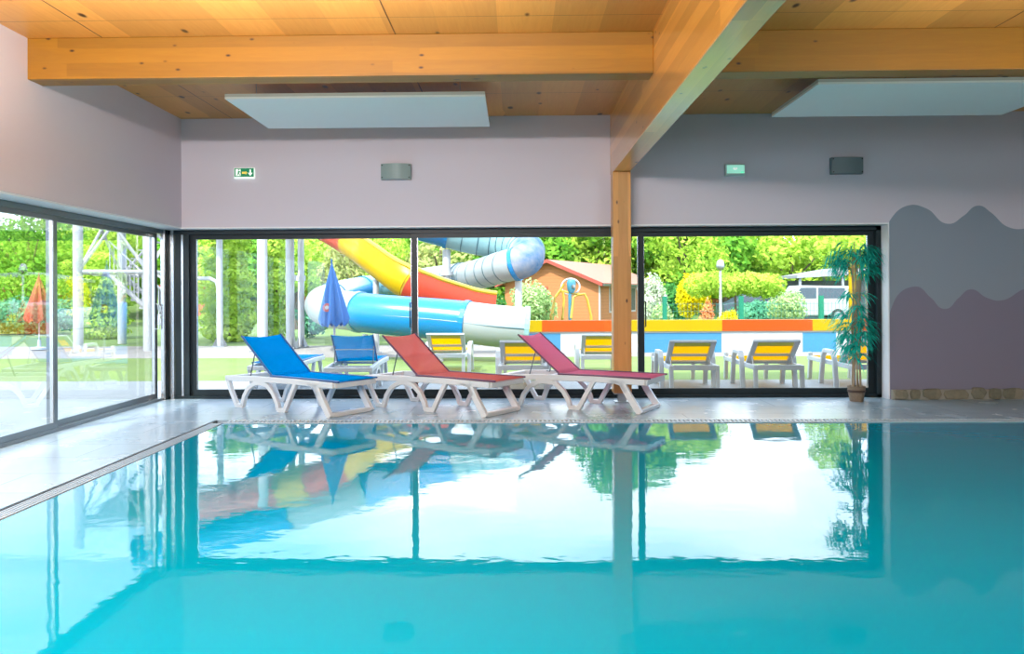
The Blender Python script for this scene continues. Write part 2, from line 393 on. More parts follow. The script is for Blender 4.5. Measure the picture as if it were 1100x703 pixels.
m = MB(); m.box((-4.75, YR - .25, 0), (XR + .25, YR, ZC)); tag(m.build('wall_rear', 'wall_paint'), kind='structure')
m = MB(); m.box((-4.75, YR - .25, ZC), (XR + .25, YB + .45, ZC + .2)); tag(m.build('ceiling', 'ceiling_ply'), kind='structure')
m = MB(); m.box((-5.6, YR - .25, ZC + .2), (XR + .25, YB + 1.0, ZC + .35)); tag(m.build('roof_slab', 'white_trim'), kind='structure')
# white reveal trims
m = MB(); m.box((XL - .01, YB + .004, ZS - .018), (XRV - .012, YW + .1, ZS)); tag(m.build('trim_1', 'white_trim'), kind='structure')
m = MB(); m.box((XRV - .012, YB + .004, 0), (XRV, YW + .2, ZS)); tag(m.build('trim_2', 'white_trim'), kind='structure')
m = MB(); m.box((-4.6, .8, ZS - .018), (XL - .01, YW + .1, ZS)); tag(m.build('trim_3', 'white_trim'), kind='structure')

# stone plinth
def stone_mat():
    m, N, L = newmat('plinth_stone')
    o = N.new('ShaderNodeOutputMaterial'); b = N.new('ShaderNodeBsdfPrincipled'); b.inputs['Roughness'].default_value = .75
    oi = N.new('ShaderNodeTexCoord'); v = N.new('ShaderNodeTexVoronoi'); v.inputs['Scale'].default_value = 3.2; L.new(oi.outputs['Object'], v.inputs['Vector'])
    n = N.new('ShaderNodeTexNoise'); n.inputs['Scale'].default_value = 25; L.new(oi.outputs['Object'], n.inputs['Vector'])
    s = N.new('ShaderNodeSeparateColor'); L.new(v.outputs['Color'], s.inputs[0])
    c = mixc(N, L, s.outputs[0], (.10, .10, .06), (.30, .27, .20)); c = mixc(N, L, mathn(N, L, 'MULTIPLY', n.outputs['Fac'], .6), c, (.32, .28, .2))
    L.new(c, b.inputs['Base Color']); L.new(b.outputs[0], o.inputs[0])
stone_mat()
mat('mortar', (.30, .29, .24), .9)
bb = empty('baseboard_back', (XRV, YB, 0)); tag(bb, kind='structure')
m = MB(); m.box((0.01, -.05, 0), (XR - XRV, 0, .12)); m.build('mortar_bed', 'mortar', bb)
m = MB(); x = 0.0
while x < XR - XRV - .2:
    w = random.uniform(.14, .34); h = random.uniform(.115, .16); n = random.randint(6, 8)
    poly = [(x + w/2 + (w/2 - .012) * math.cos(a) * (1.15 if abs(math.cos(a)) < .9 else 1) , h/2 + .003 + h/2 * max(-1, min(1, 1.35*math.sin(a))) * random.uniform(.9, 1)) for a in [2*PI*k/n + random.uniform(-.15, .15) for k in range(n)]]
    poly = [(min(max(a, x + .008), x + w - .008), max(0, b_)) for a, b_ in poly]
    d = random.uniform(.065, .09)
    m.prism(poly, lambda a, b_: (a, -d, b_), lambda a, b_: (a, -.01, b_)); x += w
m.build('stones', 'plinth_stone', bb, bevel=.012)

# ------------------------------------------------------------------ windows
def sash(parent, along, a0, a1, q, z0, z1, m_fr, m_edge, st=.075, th=.045, handle=None, hm='frame_dark', hs=1):
    """along = 'x' or 'y' ; q = fixed coordinate of centre plane"""
    def bx(A0, A1, Z0, Z1, t0=-th/2, t1=th/2):
        return ((A0, q + t0, Z0), (A1, q + t1, Z1)) if along == 'x' else ((q + t0, A0, Z0), (q + t1, A1, Z1))
    m = MB()
    for a in ((a0, a0 + st), (a1 - st, a1)): m.box(*bx(a[0], a[1], z0, z1))
    m.box(*bx(a0 + st, a1 - st, z0, z0 + st)); m.box(*bx(a0 + st, a1 - st, z1 - st * .8, z1))
    s = m.build('sash', m_fr, parent)
    m = MB(); m.box(*bx(a0 + st, a1 - st, z0 + st, z1 - st * .8, -.003, .003)); m.build('pane', 'window_glass' if along == 'x' else 'coated_glass', s)
    if m_edge:
        m = MB()
        for a in ((a0 + st, a0 + st + .007), (a1 - st - .007, a1 - st)): m.box(*bx(a[0], a[1], z0 + st, z1 - st * .8, -.016, .016))
        m.build('glazing_bead', m_edge, s)
    if handle is not None:
        h = handle; zc = 1.06
        off = (-.07 if along == 'x' else .07)
        P = [(h, zc + .17), (h - .005, zc + .17), (h - .005, zc - .17), (h, zc - .17)]
        def p3(a, o, z): return (a, q + o, z) if along == 'x' else (q + o, a, z)
        m = MB(); m.tube([p3(h, off * .3, zc + .16), p3(h, off, zc + .155), p3(h, off, zc - .155), p3(h, off * .3, zc - .16)], .009, 8)
        m.build('handle', hm, s, smooth=True)
def X_at(px, Y): return atY(px, 330, Y).x
w2 = empty('window_1', (0, 0, 0)); tag(w2, kind='structure')
ZT = ZS - .02
xs = [X_at(203, YW), X_at(445, YW), X_at(689, YW), X_at(941, YW)]
m = MB(); m.box((XWL, YW - .02, ZT - .055), (XRV - .012, YW + .12, ZT)); m.box((XWL, YW - .02, 0), (XRV - .012, YW + .12, .035)); m.box((xs[3], YW - .02, 0), (XRV - .012, YW + .1, ZT))
m.build('outer_frame', 'frame_dark', w2)
st = .075
sash(w2, 'x', xs[0], xs[1] + .035, YW + .075, .035, ZT - .055, 'frame_dark', 'frame_silver', handle=xs[1] - .055, hs=1)
sash(w2, 'x', xs[1] - .035, xs[2] + .035, YW + .025, .035, ZT - .055, 'frame_dark', 'frame_silver')
sash(w2, 'x', xs[2] - .035, xs[3], YW + .075, .035, ZT - .055, 'frame_dark', 'frame_silver', handle=xs[2] + .055)
# corner post bundle
cp = empty('window_corner_post', (0, 0, 0)); tag(cp, kind='structure')
for k, (x0, x1, y0, y1, mm) in enumerate([(XWL - .02, XWL + .05, YW - .09, YW - .02, 'frame_dark'), (XWL - .02, XWL + .06, YW - .02, YW + .06, 'frame_glare'),
        (XWL + .07, XWL + .115, YW - .03, YW + .04, 'frame_silver'), (XWL + .125, XWL + .20, YW + .0, YW + .06, 'frame_dark'), (XWL + .205, XWL + .23, YW - .01, YW + .04, 'frame_silver'), (XWL + .235, XWL + .30, YW + .0, YW + .06, 'frame_dark'),
        (XWL + .0, XWL + .04, YW - .15, YW - .10, 'frame_silver')]):
    m = MB(); m.box((x0, y0, 0), (x1, y1, ZT)); m.build('post', mm, cp)
w1 = empty('window_2', (0, 0, 0)); tag(w1, kind='structure')
def Y_at(px, X):
    d = ray(px, 330); return X * d.y / d.x
m = MB(); m.box((XWL - .12, .8, ZT - .055), (XWL + .02, YW, ZT)); m.box((XWL - .12, .8, 0), (XWL + .02, YW, .03)); m.build('outer_frame', 'frame_glare', w1)
yc = Y_at(60, XWL); pw = YW - .16 - yc
ys = [yc - 2 * pw, yc - pw, yc, YW - .16]
for i in range(3):
    sash(w1, 'y', max(.82, ys[i]), ys[i+1] + .03, XWL - (.025 if i % 2 else .075), .03, ZT - .055, 'frame_glare', 'frame_silver', th=.045, st=.06,
         handle=(ys[i+1] - .03 if i == 2 else None), hm='frame_silver')

# ------------------------------------------------------------------ timber
b = MB(); b.box((1.17, YR, 2.79), (1.375, YB, ZC)); o = b.build('ceiling_beam', 'beam_pine_y', bevel=.006)
tag(o, 'deep pine main beam running from the back wall overhead towards the viewer', 'beam')
for nm, x0, x1, lb in (('ceiling_beam', XL - .15, 1.17, 'horizontal knotty pine cross beam left of the main beam'), ('ceiling_beam', 1.375, XR, 'horizontal knotty pine cross beam right of the main beam')):
    b = MB(); b.box((x0, 6.97, 3.185), (x1, 7.20, ZC)); o = b.build(nm, 'beam_pine_x', bevel=.006); tag(o, lb, 'beam')
c = empty('timber_column', (1.27, 9.98, 0)); tag(c, 'square pine column on a grey steel foot in front of the windows', 'column')
m = MB(); m.box((-.108, -.11, .12), (.108, .11, 2.79)); m.build('shaft', 'beam_pine_z', c, bevel=.006)
m = MB(); m.box((-.05, -.05, .01), (.05, .05, .12)); m.box((-.09, -.09, 0), (.09, .09, .015)); m.box((-.1, -.1, .105), (.1, .1, .12)); m.build('column_foot', 'steel', c)

# acoustic panels
for x0, x1, y0, y1, z, lb in ((-2.86, -.30, 8.0, 9.43, 3.25, 'white rectangular ceiling panel hung left of the main beam'), (2.86, 5.40, 7.8, 9.22, 3.285, 'pale mint ceiling panel hung right of the main beam')):
    p = empty('acoustic_panel', ((x0 + x1) / 2, (y0 + y1) / 2, z)); tag(p, lb, 'ceiling panel')
    hx, hy = (x1 - x0) / 2, (y1 - y0) / 2
    MB().box((-hx, -hy, 0), (hx, hy, .02)).build('face', 'panel_mint', p)
    MB().box((-hx, -hy, .02), (hx, hy, .05)).build('edge_frame', 'panel_edge', p)
    for sx in (-1, 1):
        for sy in (-1, 1):
            MB().tube([(sx * hx * .8, sy * hy * .75, .05), (sx * hx * .8, sy * hy * .75, ZC - z)], .003, 6).build('hanger_wire', 'steel', p)

# exit sign left
def wallpt(px, py): return atY(px, py, YB)
a = wallpt(252.5, 181); b2 = wallpt(274, 192)
w, h = b2.x - a.x, a.z - b2.z
e = empty('exit_sign', ((a.x + b2.x) / 2, YB, b2.z)); tag(e, 'small green emergency exit sign on the back wall left of the ceiling panel', 'exit sign')
MB().box((-w/2, -.035, 0), (w/2, 0, h)).build('housing', 'sign_white', e)
MB().box((-w/2 + .004, -.038, .018), (w/2 - .004, -.035, h - .004)).build('face', 'sign_green', e)
m = MB(); m.box((-w*.42, -.040, .028), (-w*.17, -.038, h - .016)); m.build('door_symbol', 'sign_white', e)
m = MB(); y = -.041; cx = -w*.25; cz = h*.55
def s2(poly, mb, y0=-.0415, y1=-.040): mb.prism(poly, lambda a, b: (a, y0, b), lambda a, b: (a, y1, b))
s2([(cx + .008*math.cos(t), h*.80 + .008*math.sin(t)) for t in [2*PI*k/10 for k in range(10)]], m)
s2([(cx-.012, h*.70), (cx+.006, h*.70), (cx+.002, h*.45), (cx-.014, h*.45)], m)
s2([(cx-.010, h*.46), (cx+.002, h*.46), (cx+.018, h*.25), (cx+.010, h*.25)], m)
s2([(cx-.014, h*.46), (cx-.004, h*.46), (cx-.022, h*.24), (cx-.030, h*.26)], m)
s2([(cx+.004, h*.70), (cx+.022, h*.58), (cx+.018, h*.54), (cx+.0, h*.62)], m)
m.build('running_figure', 'sign_green', e)
m = MB(); s2([(-w*.10, h*.42), (w*.08, h*.42), (w*.08, h*.34), (w*.17, h*.52), (w*.08, h*.70), (w*.08, h*.62), (-w*.10, h*.62)], m, -.040, -.038); m.build('arrow', 'sign_yellow', e)
m = MB(); ax = w * .31
s2([(ax-.009, h*.84), (ax+.009, h*.84), (ax+.009, h*.52), (ax+.030, h*.52), (ax, h*.22), (ax-.030, h*.52), (ax-.009, h*.52)], m, -.040, -.038); m.build('arrow', 'sign_white', e)
# right sign
a = wallpt(778, 177); b2 = wallpt(799, 189.5); w, h = b2.x - a.x, a.z - b2.z
e = empty('exit_sign', ((a.x + b2.x) / 2, YB, b2.z)); tag(e, 'small glowing pale mint exit sign on the wall right of the main beam', 'exit sign')
MB().box((-w/2, -.05, 0), (w/2, 0, h)).build('housing', mat('sign_case', (.45, .58, .55), .5), e, bevel=.004)
MB().box((-w/2 + .02, -.053, .03), (w/2 - .006, -.05, h - .014)).build('face', 'sign_mint', e)
m = MB(); s2([(-.03, h*.62), (-.01, h*.70), (0, h*.60), (.012, h*.70), (.03, h*.62), (.012, h*.5), (-.012, h*.5)], m, -.056, -.053); m.build('symbol', 'sign_white', e)
MB().box((w*.28, -.055, .035), (w*.45, -.053, h*.36)).build('charge_light', 'sign_bright', e)
# wall lamps
for px0, py0, px1, py1, mm, lb, curve in ((410, 177, 442, 193.5, 'lamp_grey', 'greenish grey wall lamp with curved front above the left windows', .05), (891, 170, 925, 187.5, 'lamp_grey_dark', 'dark grey box wall lamp on the right wall above the mural', .02)):
    a = wallpt(px0, py0); b2 = wallpt(px1, py1); w, h = b2.x - a.x, a.z - b2.z
    e = empty('wall_lamp', ((a.x + b2.x) / 2, YB, b2.z)); tag(e, lb, 'wall lamp')
    prof = [(-w/2, 0)] + [(-w/2 + w * k / 10, -.07 - curve * math.sin(PI * k / 10)) for k in range(11)] + [(w/2, 0)]
    MB().prism(prof, lambda a, b: (a, b, 0), lambda a, b: (a, b, h)).build('housing', mm, e, bevel=.004)
    for sx in (-1, 1):
        for z in (.022, h - .022):
            MB().tube([(sx * (w/2 - .018), -.07 - curve * .25, z), (sx * (w/2 - .018), -.082 - curve * .25, z)], .008, 8).build('screw', 'black', e)

# ------------------------------------------------------------------ sling loungers
def sling_lounger(rm, fab, edge, back=((.80, .395), (.26, .84))):
    root = empty('sun_lounger')
    fn = lambda a, b, w: (a, w, b)
    for s_ in (-1, 1):
        w0, w1 = s_ * .335, s_ * .285
        m = MB()
        m.strip([(0, .33), (.5, .35), (1.2, .355), (1.84, .345)], .032, fn, w0, w1)
        m.build('side_rail', rm, root, bevel=.008)
        m = MB(); m.strip([(.03, .33), (.10, .18), (.20, .02), (.32, .02)], .024, fn, w0, w1)
        m.strip([(.30, .02), (.345, .14), (.42, .235), (.53, .295), (.64, .31), (.76, .285), (.86, .20), (.92, .10), (.945, .02)], .026, fn, w0, w1)
        m.build('leg', rm, root, bevel=.006)
        m = MB(); m.strip([(.93, .02), (1.05, .02), (1.13, .16), (1.24, .35)], .026, fn, w0, w1); m.build('leg', rm, root, bevel=.006)
        m = MB(); m.strip([(1.56, .35), (1.65, .19), (1.78, .0)], .036, fn, w0, w1); m.strip([(1.44, .35), (1.56, .32), (1.62, .22)], .02, fn, w0, w1); m.build('leg', rm, root, bevel=.006)
    for q0, q1 in (((0, -.31, .30), (.06, .31, .36)), ((1.80, -.31, .315), (1.86, .31, .375)), ((1.72, -.30, .0), (1.80, .30, .045)), ((1.18, -.29, .315), (1.24, .29, .35)), ((.50, -.29, .31), (.56, .29, .345))):
        MB().box(q0, q1).build('crossbar', rm, root, bevel=.008)
    # sling: seat and back
    def sling(p0, p1, sag, name, cur=0):
        nx, ny = 10, 10; vs = []; fs = []
        for i in range(nx + 1):
            for j in range(ny + 1):
                t = i / nx; v = -1 + 2 * j / ny
                u = p0[0] + (p1[0] - p0[0]) * t; z = p0[1] + (p1[1] - p0[1]) * t
                k = (1 - v * v)
                z -= sag * k * math.sin(PI * min(1, t * 1.0)) ; tt = t ** 4 * cur * k
                u -= (p1[0] - p0[0]) * tt; z -= (p1[1] - p0[1]) * tt
                vs.append((u, v * .285, z))
        for i in range(nx):
            for j in range(ny): a = i * (ny+1) + j; fs.append((a, a+1, a+ny+2, a+ny+1))
        o = MB().add(vs, fs).build(name, fab, root, smooth=True)
        sm = o.modifiers.new('solid', 'SOLIDIFY'); sm.thickness = .004; return o
    seat = sling((.80, .395), (1.88, .39), .012, 'seat_sling')
    bk = sling(back[0], back[1], .0, 'back_sling', .05)
    for s_ in (-1, 1):
        v = s_ * .29
        MB().tube([(.78, v, .395), (1.3, v, .393), (1.89, v, .388)], .011, 8).build('edge_tube', edge, seat, smooth=True)
        MB().tube([(back[0][0], v, back[0][1]), (back[1][0], v, back[1][1])], .011, 8).build('edge_tube', edge, bk, smooth=True)
        d = (back[1][0] - back[0][0], back[1][1] - back[0][1])
        if d[1] > .1:
            MB().tube([(back[0][0] + d[0]*.58, v * .95, back[0][1] + d[1]*.58), (back[0][0] + d[0]*.74, v * .95, .36), (back[0][0] + d[0]*.82, v*.95, .37)], .007, 6).build('prop_rod', 'rod_dark', root, smooth=True)
    m = MB(); m.tube([(back[0][0] + (back[1][0]-back[0][0]) * .5, -.28, back[0][1] + (back[1][1]-back[0][1]) * .5 - .02), (back[0][0] + (back[1][0]-back[0][0]) * .5, .28, back[0][1] + (back[1][1]-back[0][1]) * .5 - .02)], .009, 6); m.build('back_bar', rm, root)
    return root
def place(root, px, py, th, lu=1.78, lv=-.31, zf=0.0):
    p = atZ(px, py, zf); a = math.radians(th)
    d = Vector((math.cos(a), -math.sin(a), 0)); n = Vector((math.sin(a), math.cos(a), 0))
    q = p - d * lu - n * lv
    root.location = (q.x, q.y, zf); root.rotation_euler = (0, 0, -a)
r = sling_lounger('resin_white', 'fabric_blue', 'edge_blue'); place(r, 355, 449, 34)
tag(r, 'bright blue sling lounger on the indoor deck, the leftmost with raised back', 'sun lounger')
r = sling_lounger('resin_white', 'fabric_red', 'edge_red'); place(r, 522, 448.5, 34)
tag(r, 'coral red sling lounger on the indoor deck beside the blue one', 'sun lounger')
r = sling_lounger('resin_white', 'fabric_pink', 'edge_red'); place(r, 688, 445, 28)
tag(r, 'pinkish red sling lounger on the indoor deck in front of the timber column', 'sun lounger')
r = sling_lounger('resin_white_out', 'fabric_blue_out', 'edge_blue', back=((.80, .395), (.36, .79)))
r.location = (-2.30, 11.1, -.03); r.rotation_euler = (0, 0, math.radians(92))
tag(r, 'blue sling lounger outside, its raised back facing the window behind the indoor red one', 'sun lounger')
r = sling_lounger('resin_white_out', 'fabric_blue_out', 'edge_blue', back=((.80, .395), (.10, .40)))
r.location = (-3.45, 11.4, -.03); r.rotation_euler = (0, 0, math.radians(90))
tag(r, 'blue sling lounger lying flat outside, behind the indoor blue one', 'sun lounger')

# ------------------------------------------------------------------ yellow armed loungers outside
def armed_lounger():
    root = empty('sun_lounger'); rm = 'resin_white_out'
    fy = lambda a, b, w: (w, a, b)
    for s_ in (-1, 1):
        w0, w1 = s_ * .34, s_ * .285
        MB().strip([(0.02, .33), (1.88, .33)], .032, fy, w0, w1).build('side_rail', rm, root, bevel=.006)
        MB().strip([(.06, .34), (.02, .0)], .028, fy, w0, w1).build('leg', rm, root, bevel=.006)
        MB().strip([(1.80, .42), (1.80, .30), (1.84, .0)], .035, fy, w0, w1).build('leg', rm, root, bevel=.006)
        MB().strip([(.52, .0), (.60, .42), (.66, .50), (.98, .50), (1.06, .42), (1.16, .0)], .028, fy, s_ * .40, s_ * .335).build('armrest', rm, root, bevel=.008)
    MB().box((-.29, .0, .30), (.29, .06, .37)).build('crossbar', rm, root, bevel=.006)
    MB().box((-.29, 1.82, .30), (.29, 1.87, .37)).build('crossbar', rm, root, bevel=.006)
    MB().box((-.285, .62, .345), (.285, 1.84, .365)).build('seat', 'fabric_yellow', root)
    # backrest: local frame along the slope
    p0 = Vector((0, .60, .345)); p1 = Vector((0, .14, .70)); d = p1 - p0
    nr = Vector((0, -d.z, d.y)).normalized()
    if nr.y > 0: nr = -nr          # nr points to the viewer side
    def quadbox(t0, t1, x0, x1, q0, q1):
        a = p0 + d * t0; b = p0 + d * t1; vs = []
        for q in (q0, q1):
            for p, x in ((a, x0), (a, x1), (b, x1), (b, x0)): vs.append(Vector((x, 0, 0)) + p + nr * q)
        return vs, [(0,1,2,3),(4,7,6,5),(0,4,5,1),(1,5,6,2),(2,6,7,3),(3,7,4,0)]
    m = MB()
    for s_ in (-1, 1): m.add(*quadbox(0, 1.02, min(s_*.32, s_*.25), max(s_*.32, s_*.25), 0, .035))
    m.add(*quadbox(.985, 1.03, -.32, .32, 0, .035))
    m.add(*quadbox(.39, .47, -.25, .25, .005, .03)); m.add(*quadbox(.06, .17, -.25, .25, .005, .03))
    bk = m.build('backrest_frame', rm, root, bevel=.004)
    MB().add(*quadbox(.76, .985, -.25, .25, -.006, .004)).build('head_panel', 'fabric_olive', bk)
    MB().add(*quadbox(.0, .76, -.25, .25, -.006, .004)).build('back_panel', 'fabric_yellow', bk)
    for s_ in (-1, 1): MB().tube([(s_*.27, .42, .50), (s_*.27, .30, .34)], .012, 6).build('prop_rod', rm, root)
    return root
proto = armed_lounger()
YL = [(478, 358.5, 13.75, 'yellow lounger outside seen from behind, just right of the indoor red backrest'),
      (561, 368, 11.45, 'yellow lounger outside, mostly hidden behind the indoor pinkish red backrest'),
      (646, 360, 13.3, 'yellow lounger outside, half hidden behind the timber column'),
      (744, 367, 11.35, 'yellow lounger outside just right of the dark mullion beside the timber column'),
      (834, 366.5, 11.35, 'yellow lounger outside standing alone near the centre of the right window'),
      (938, 367, 11.35, 'yellow lounger outside behind the potted bamboo')]
for i, (px, py, Y, lb) in enumerate(YL):
    o = proto if i == 0 else copy_tree(proto)
    p = atY(px, py, Y); o.location = (p.x, Y - .14, -.03); o.rotation_euler = (0, 0, math.radians(-1.5))
    tag(o, lb, 'sun lounger', 'yellow loungers on the terrace')

# ------------------------------------------------------------------ bamboo in pot
mat('pot_wicker', (.20, .15, .10), .8, var=.4, vscale=40); mat('pot_band', (.05, .03, .02), .7)
mat('cane', (.36, .27, .17), .6, var=.35, vscale=14); None
mat('soil', (.05, .035, .02), .9)
leafmat('bamboo_leaf', (.01, .26, .20), (.05, .80, .64), 9)
pp = atY(920, 426, 10.02); bp = empty('potted_bamboo', (pp.x, 10.02, 0)); tag(bp, 'tall artificial bamboo with teal green leaves in a small brown pot', 'potted plant')
m = MB(); m.lathe([(.075, 0), (.085, .05), (.098, .12), (.105, .185), (.09, .185), (.085, .16)], seg=28); pot = m.build('pot', 'pot_wicker', bp, smooth=True)
m = MB(); m.lathe([(.100, .11), (.104, .115), (.106, .135), (.103, .14)], seg=28, caps=False); m.build('pot_band', 'pot_band', pot)
MB().lathe([(.086, .14), (.085, .165)], seg=20).build('soil', 'soil', bp)
canes = []
for k in range(7):
    a = 2 * PI * k / 7; r0 = .045; x0, y0 = r0 * math.cos(a), r0 * .8 * math.sin(a); top = random.uniform(1.75, 1.98)
    lean = random.uniform(-.05, .07); pts = [(x0 + lean * (z / 2) ** 1.3 + .006 * math.sin(z * 9 + k), y0 + .02 * z * math.sin(a), z) for z in np.linspace(.15, top, 14)]
    canes.append(pts); MB().tube(pts, [random.uniform(.008, .012) * (1 - .03 * i) for i in range(14)], 7).build('cane', 'cane', bp, smooth=True)
def leafgeo(mb, base, dirv, ln, wd, droop):
    d = Vector(dirv).normalized(); side = d.cross(Vector((0, 0, 1)));
    if side.length < .1: side = Vector((1, 0, 0))
    side.normalize(); vs = []; fs = []; n = 4
    for i in range(n + 1):
        t = i / n; p = Vector(base) + d * ln * t + Vector((0, 0, -droop * ln * t * t)); w = wd * (math.sin(PI * min(.97, t * .85 + .13)) if i < n else .02)
        vs += [p - side * w / 2, p + side * w / 2]
    for i in range(n): fs.append((2*i, 2*i+1, 2*i+3, 2*i+2))
    mb.add(vs, fs)
lf = MB(); br = MB()
def spray(c, zt, dirx, diry, ln):
    base = Vector(c); d = Vector((dirx, diry, random.uniform(.05, .5))); tip = base + d.normalized() * ln
    br.tube([base, (base + tip) / 2 + Vector((0, 0, .02)), tip], [.003, .0025, .0015], 5)
    for q in range(random.randint(8, 12)):
        t = random.uniform(.35, 1.0); p = base.lerp(tip, t); a = random.uniform(0, 2 * PI)
        leafgeo(lf, p, (math.cos(a) * .8 + d.x * 1.0, math.sin(a) * .6 + d.y, random.uniform(-.35, .35)), random.uniform(.12, .19), random.uniform(.014, .023), random.uniform(.3, .9))
clusters = [(1.86, .20, 9), (1.76, .28, 14), (1.66, .34, 14), (1.54, .32, 12), (1.28, .12, 4), (1.18, .16, 5), (1.04, .18, 9), (.92, .24, 14), (.80, .24, 14), (.70, .22, 12), (.58, .16, 5)]
for z, ln, n in clusters:
    for q in range(n):
        a = random.uniform(0, 2 * PI); cn = random.choice(canes); zz = z + random.uniform(-.06, .06)
        c = min(cn, key=lambda p: abs(p[2] - zz)); dx = math.cos(a); dy = math.sin(a) * .6 - .15
        if z < 1.4 and z > .6 and dx < 0 and random.random() < .25: dx *= 1.6
        k_ = random.uniform(.35, 1.0)
        if dx > 0: k_ = min(k_, .55)
        spray(c, zz, dx, dy, ln * k_ + .03)
for q in range(4): spray((.05, 0, 1.62), 1.62, 1, -.1, .13)
lf.add(br.v, br.f); o = lf.build('leaves', 'bamboo_leaf', bp)

# ------------------------------------------------------------------ outdoors: ground
mat('terrace', (.22, .24, .25), .7, var=.06, vscale=1.5); mat('grass', (.125, .185, .035), .95, var=.3, vscale=1.2, bump=.3); mat('path', (.24, .22, .20), .9, var=.08, vscale=1)
mat('field', (.10, .16, .035), .95, var=.3, vscale=.4)
def slab(name, x0, y0, x1, y1, z, m_, h=.3):
    o = MB().box((x0, y0, z - h), (x1, y1, z)).build(name, m_); tag(o, kind='structure'); return o
slab('terrace', -30, YW + .12, 26, 12.9, -.03, 'terrace'); slab('terrace', -30, -8, -4.75, YW + .12, -.03, 'terrace')
slab('lawn', -30, 12.9, 26, 18.0, -.045, 'grass')
slab('path', -30, 18.0, 26, 22.5, -.05, 'path')
slab('ground', -90, 22.5, 90, 110, -.06, 'field')
slab('ground', -90, -8, -30, 22.5, -.06, 'field'); slab('ground', 26, -8, 90, 22.5, -.06, 'field')
# hill
vs = []; fs = []; nx, ny = 60, 14
for j in range(ny + 1):
    for i in range(nx + 1):
        X = -85 + 160 * i / nx; Y = 44 + 42 * j / ny; t = j / ny
        z = -.1 + 6.3 * (t * t * (3 - 2 * t)) * (1 + .12 * math.sin(X * .13) + .08 * math.sin(X * .31 + 2)); vs.append((X, Y, z))
for j in range(ny):
    for i in range(nx): a = j * (nx+1) + i; fs.append((a, a+1, a+nx+2, a+nx+1))
k = len(vs); 
for i in range(nx + 1): X = -85 + 160 * i / nx; vs.append((X, 86.5, -.5))
for i in range(nx): fs.append((ny*(nx+1)+i, ny*(nx+1)+i+1, k+i+1, k+i))
mat('hill_grass', (.14, .22, .04), .95, var=.5, vscale=.5, bump=.5)
tag(MB().add(vs, fs).build('hill', 'hill_grass', smooth=True), kind='structure')

# ------------------------------------------------------------------ foliage
def foliage_mesh(name, blobs, n, size, m_, seed=0):
    r = np.random.default_rng(seed); B = np.array(blobs, float)   # cx,cy,cz,rx,ry,rz
    vol = B[:, 3] * B[:, 5] + B[:, 3] * B[:, 4]; pick = r.choice(len(B), n, p=vol / vol.sum())
    d = r.normal(size=(n, 3)); d /= np.linalg.norm(d, axis=1)[:, None]
    rad = r.uniform(.72, 1.02, n) * (1 + .10 * np.sin(d[:, 0] * 7 + d[:, 2] * 5 + pick))
    c = B[pick, :3] + d * B[pick, 3:6] * rad[:, None]
    nn = d + r.normal(size=(n, 3)) * .55; nn /= np.linalg.norm(nn, axis=1)[:, None]
    a = np.cross(nn, r.normal(size=(n, 3))); a /= np.linalg.norm(a, axis=1)[:, None]; b = np.cross(nn, a)
    s = size * r.uniform(.6, 1.3, n)[:, None]
    V = np.stack([c - a * s, c + b * s * .55, c + a * s, c - b * s * .55], 1).reshape(-1, 3)
    me = bpy.data.meshes.new(name); me.vertices.add(4 * n); me.vertices.foreach_set('co', V.ravel())
    me.loops.add(4 * n); me.loops.foreach_set('vertex_index', np.arange(4 * n, dtype=np.int32))
    me.polygons.add(n); me.polygons.foreach_set('loop_start', np.arange(0, 4 * n, 4, dtype=np.int32))
    me.update(calc_edges=True); me.validate(); me.materials.append(MATS[m_]); return me
leafmat('leaf_lime', (0.24, 0.44, 0.035), (0.56, 0.72, 0.11)); leafmat('leaf_green', (0.078, 0.279, 0.031), (0.248, 0.465, 0.046)); leafmat('leaf_olive', (0.248, 0.310, 0.078), (0.465, 0.496, 0.186))
leafmat('leaf_dark', (0.031, 0.171, 0.046), (0.109, 0.310, 0.062)); leafmat('leaf_yellow', (0.698, 0.558, 0.000), (0.850, 0.806, 0.031)); leafmat('leaf_white', (0.341, 0.465, 0.186), (0.850, 0.850, 0.806), 5)
leafmat('leaf_orange', (0.698, 0.186, 0.078), (0.850, 0.465, 0.155), 5); leafmat('leaf_pale', (0.279, 0.434, 0.155), (0.527, 0.651, 0.310), 3); leafmat('leaf_teal', (0.062, 0.279, 0.155), (0.155, 0.403, 0.217), 3)
mat('bark', (.10, .075, .05), .9, var=.3, vscale=10)
def tree_proto(nm, mm, seed, R=2.0, H=4.2, n=3200, size=.16):
    r = random.Random(seed); blobs = []
    for k in range(9):
        a = r.uniform(0, 2*PI); q = r.uniform(.2, .62) * R; z = H - R * r.uniform(.25, 1.5)
        blobs.append((q * math.cos(a), q * math.sin(a), z, R * r.uniform(.42, .6), R * r.uniform(.42, .6), R * r.uniform(.38, .5)))
    me = foliage_mesh('crown', blobs, n, size, mm, seed)
    t = MB(); t.tube([(0, 0, -.3), (.05, 0, H * .4), (0, .05, H * .8)], [.16, .12, .05], 8)
    for k in range(4): a = r.uniform(0, 6.28); t.tube([(.04, 0, H * .4), (R * .5 * math.cos(a), R * .5 * math.sin(a), H * .72)], [.07, .03], 6)
    root = empty(nm); tr = t.build('trunk', 'bark', root); cr = bpy.data.objects.new('crown', me); COL.objects.link(cr); cr.parent = root
    return root
def hill_z(X, Y):
    t = max(0, min(1, (Y - 44) / 42)); return -.1 + 6.3 * (t*t*(3-2*t)) * (1 + .12 * math.sin(X * .13) + .08 * math.sin(X * .31 + 2))
protos = {}
kinds = {'lime': 'leaf_lime', 'green': 'leaf_green', 'olive': 'leaf_olive'}
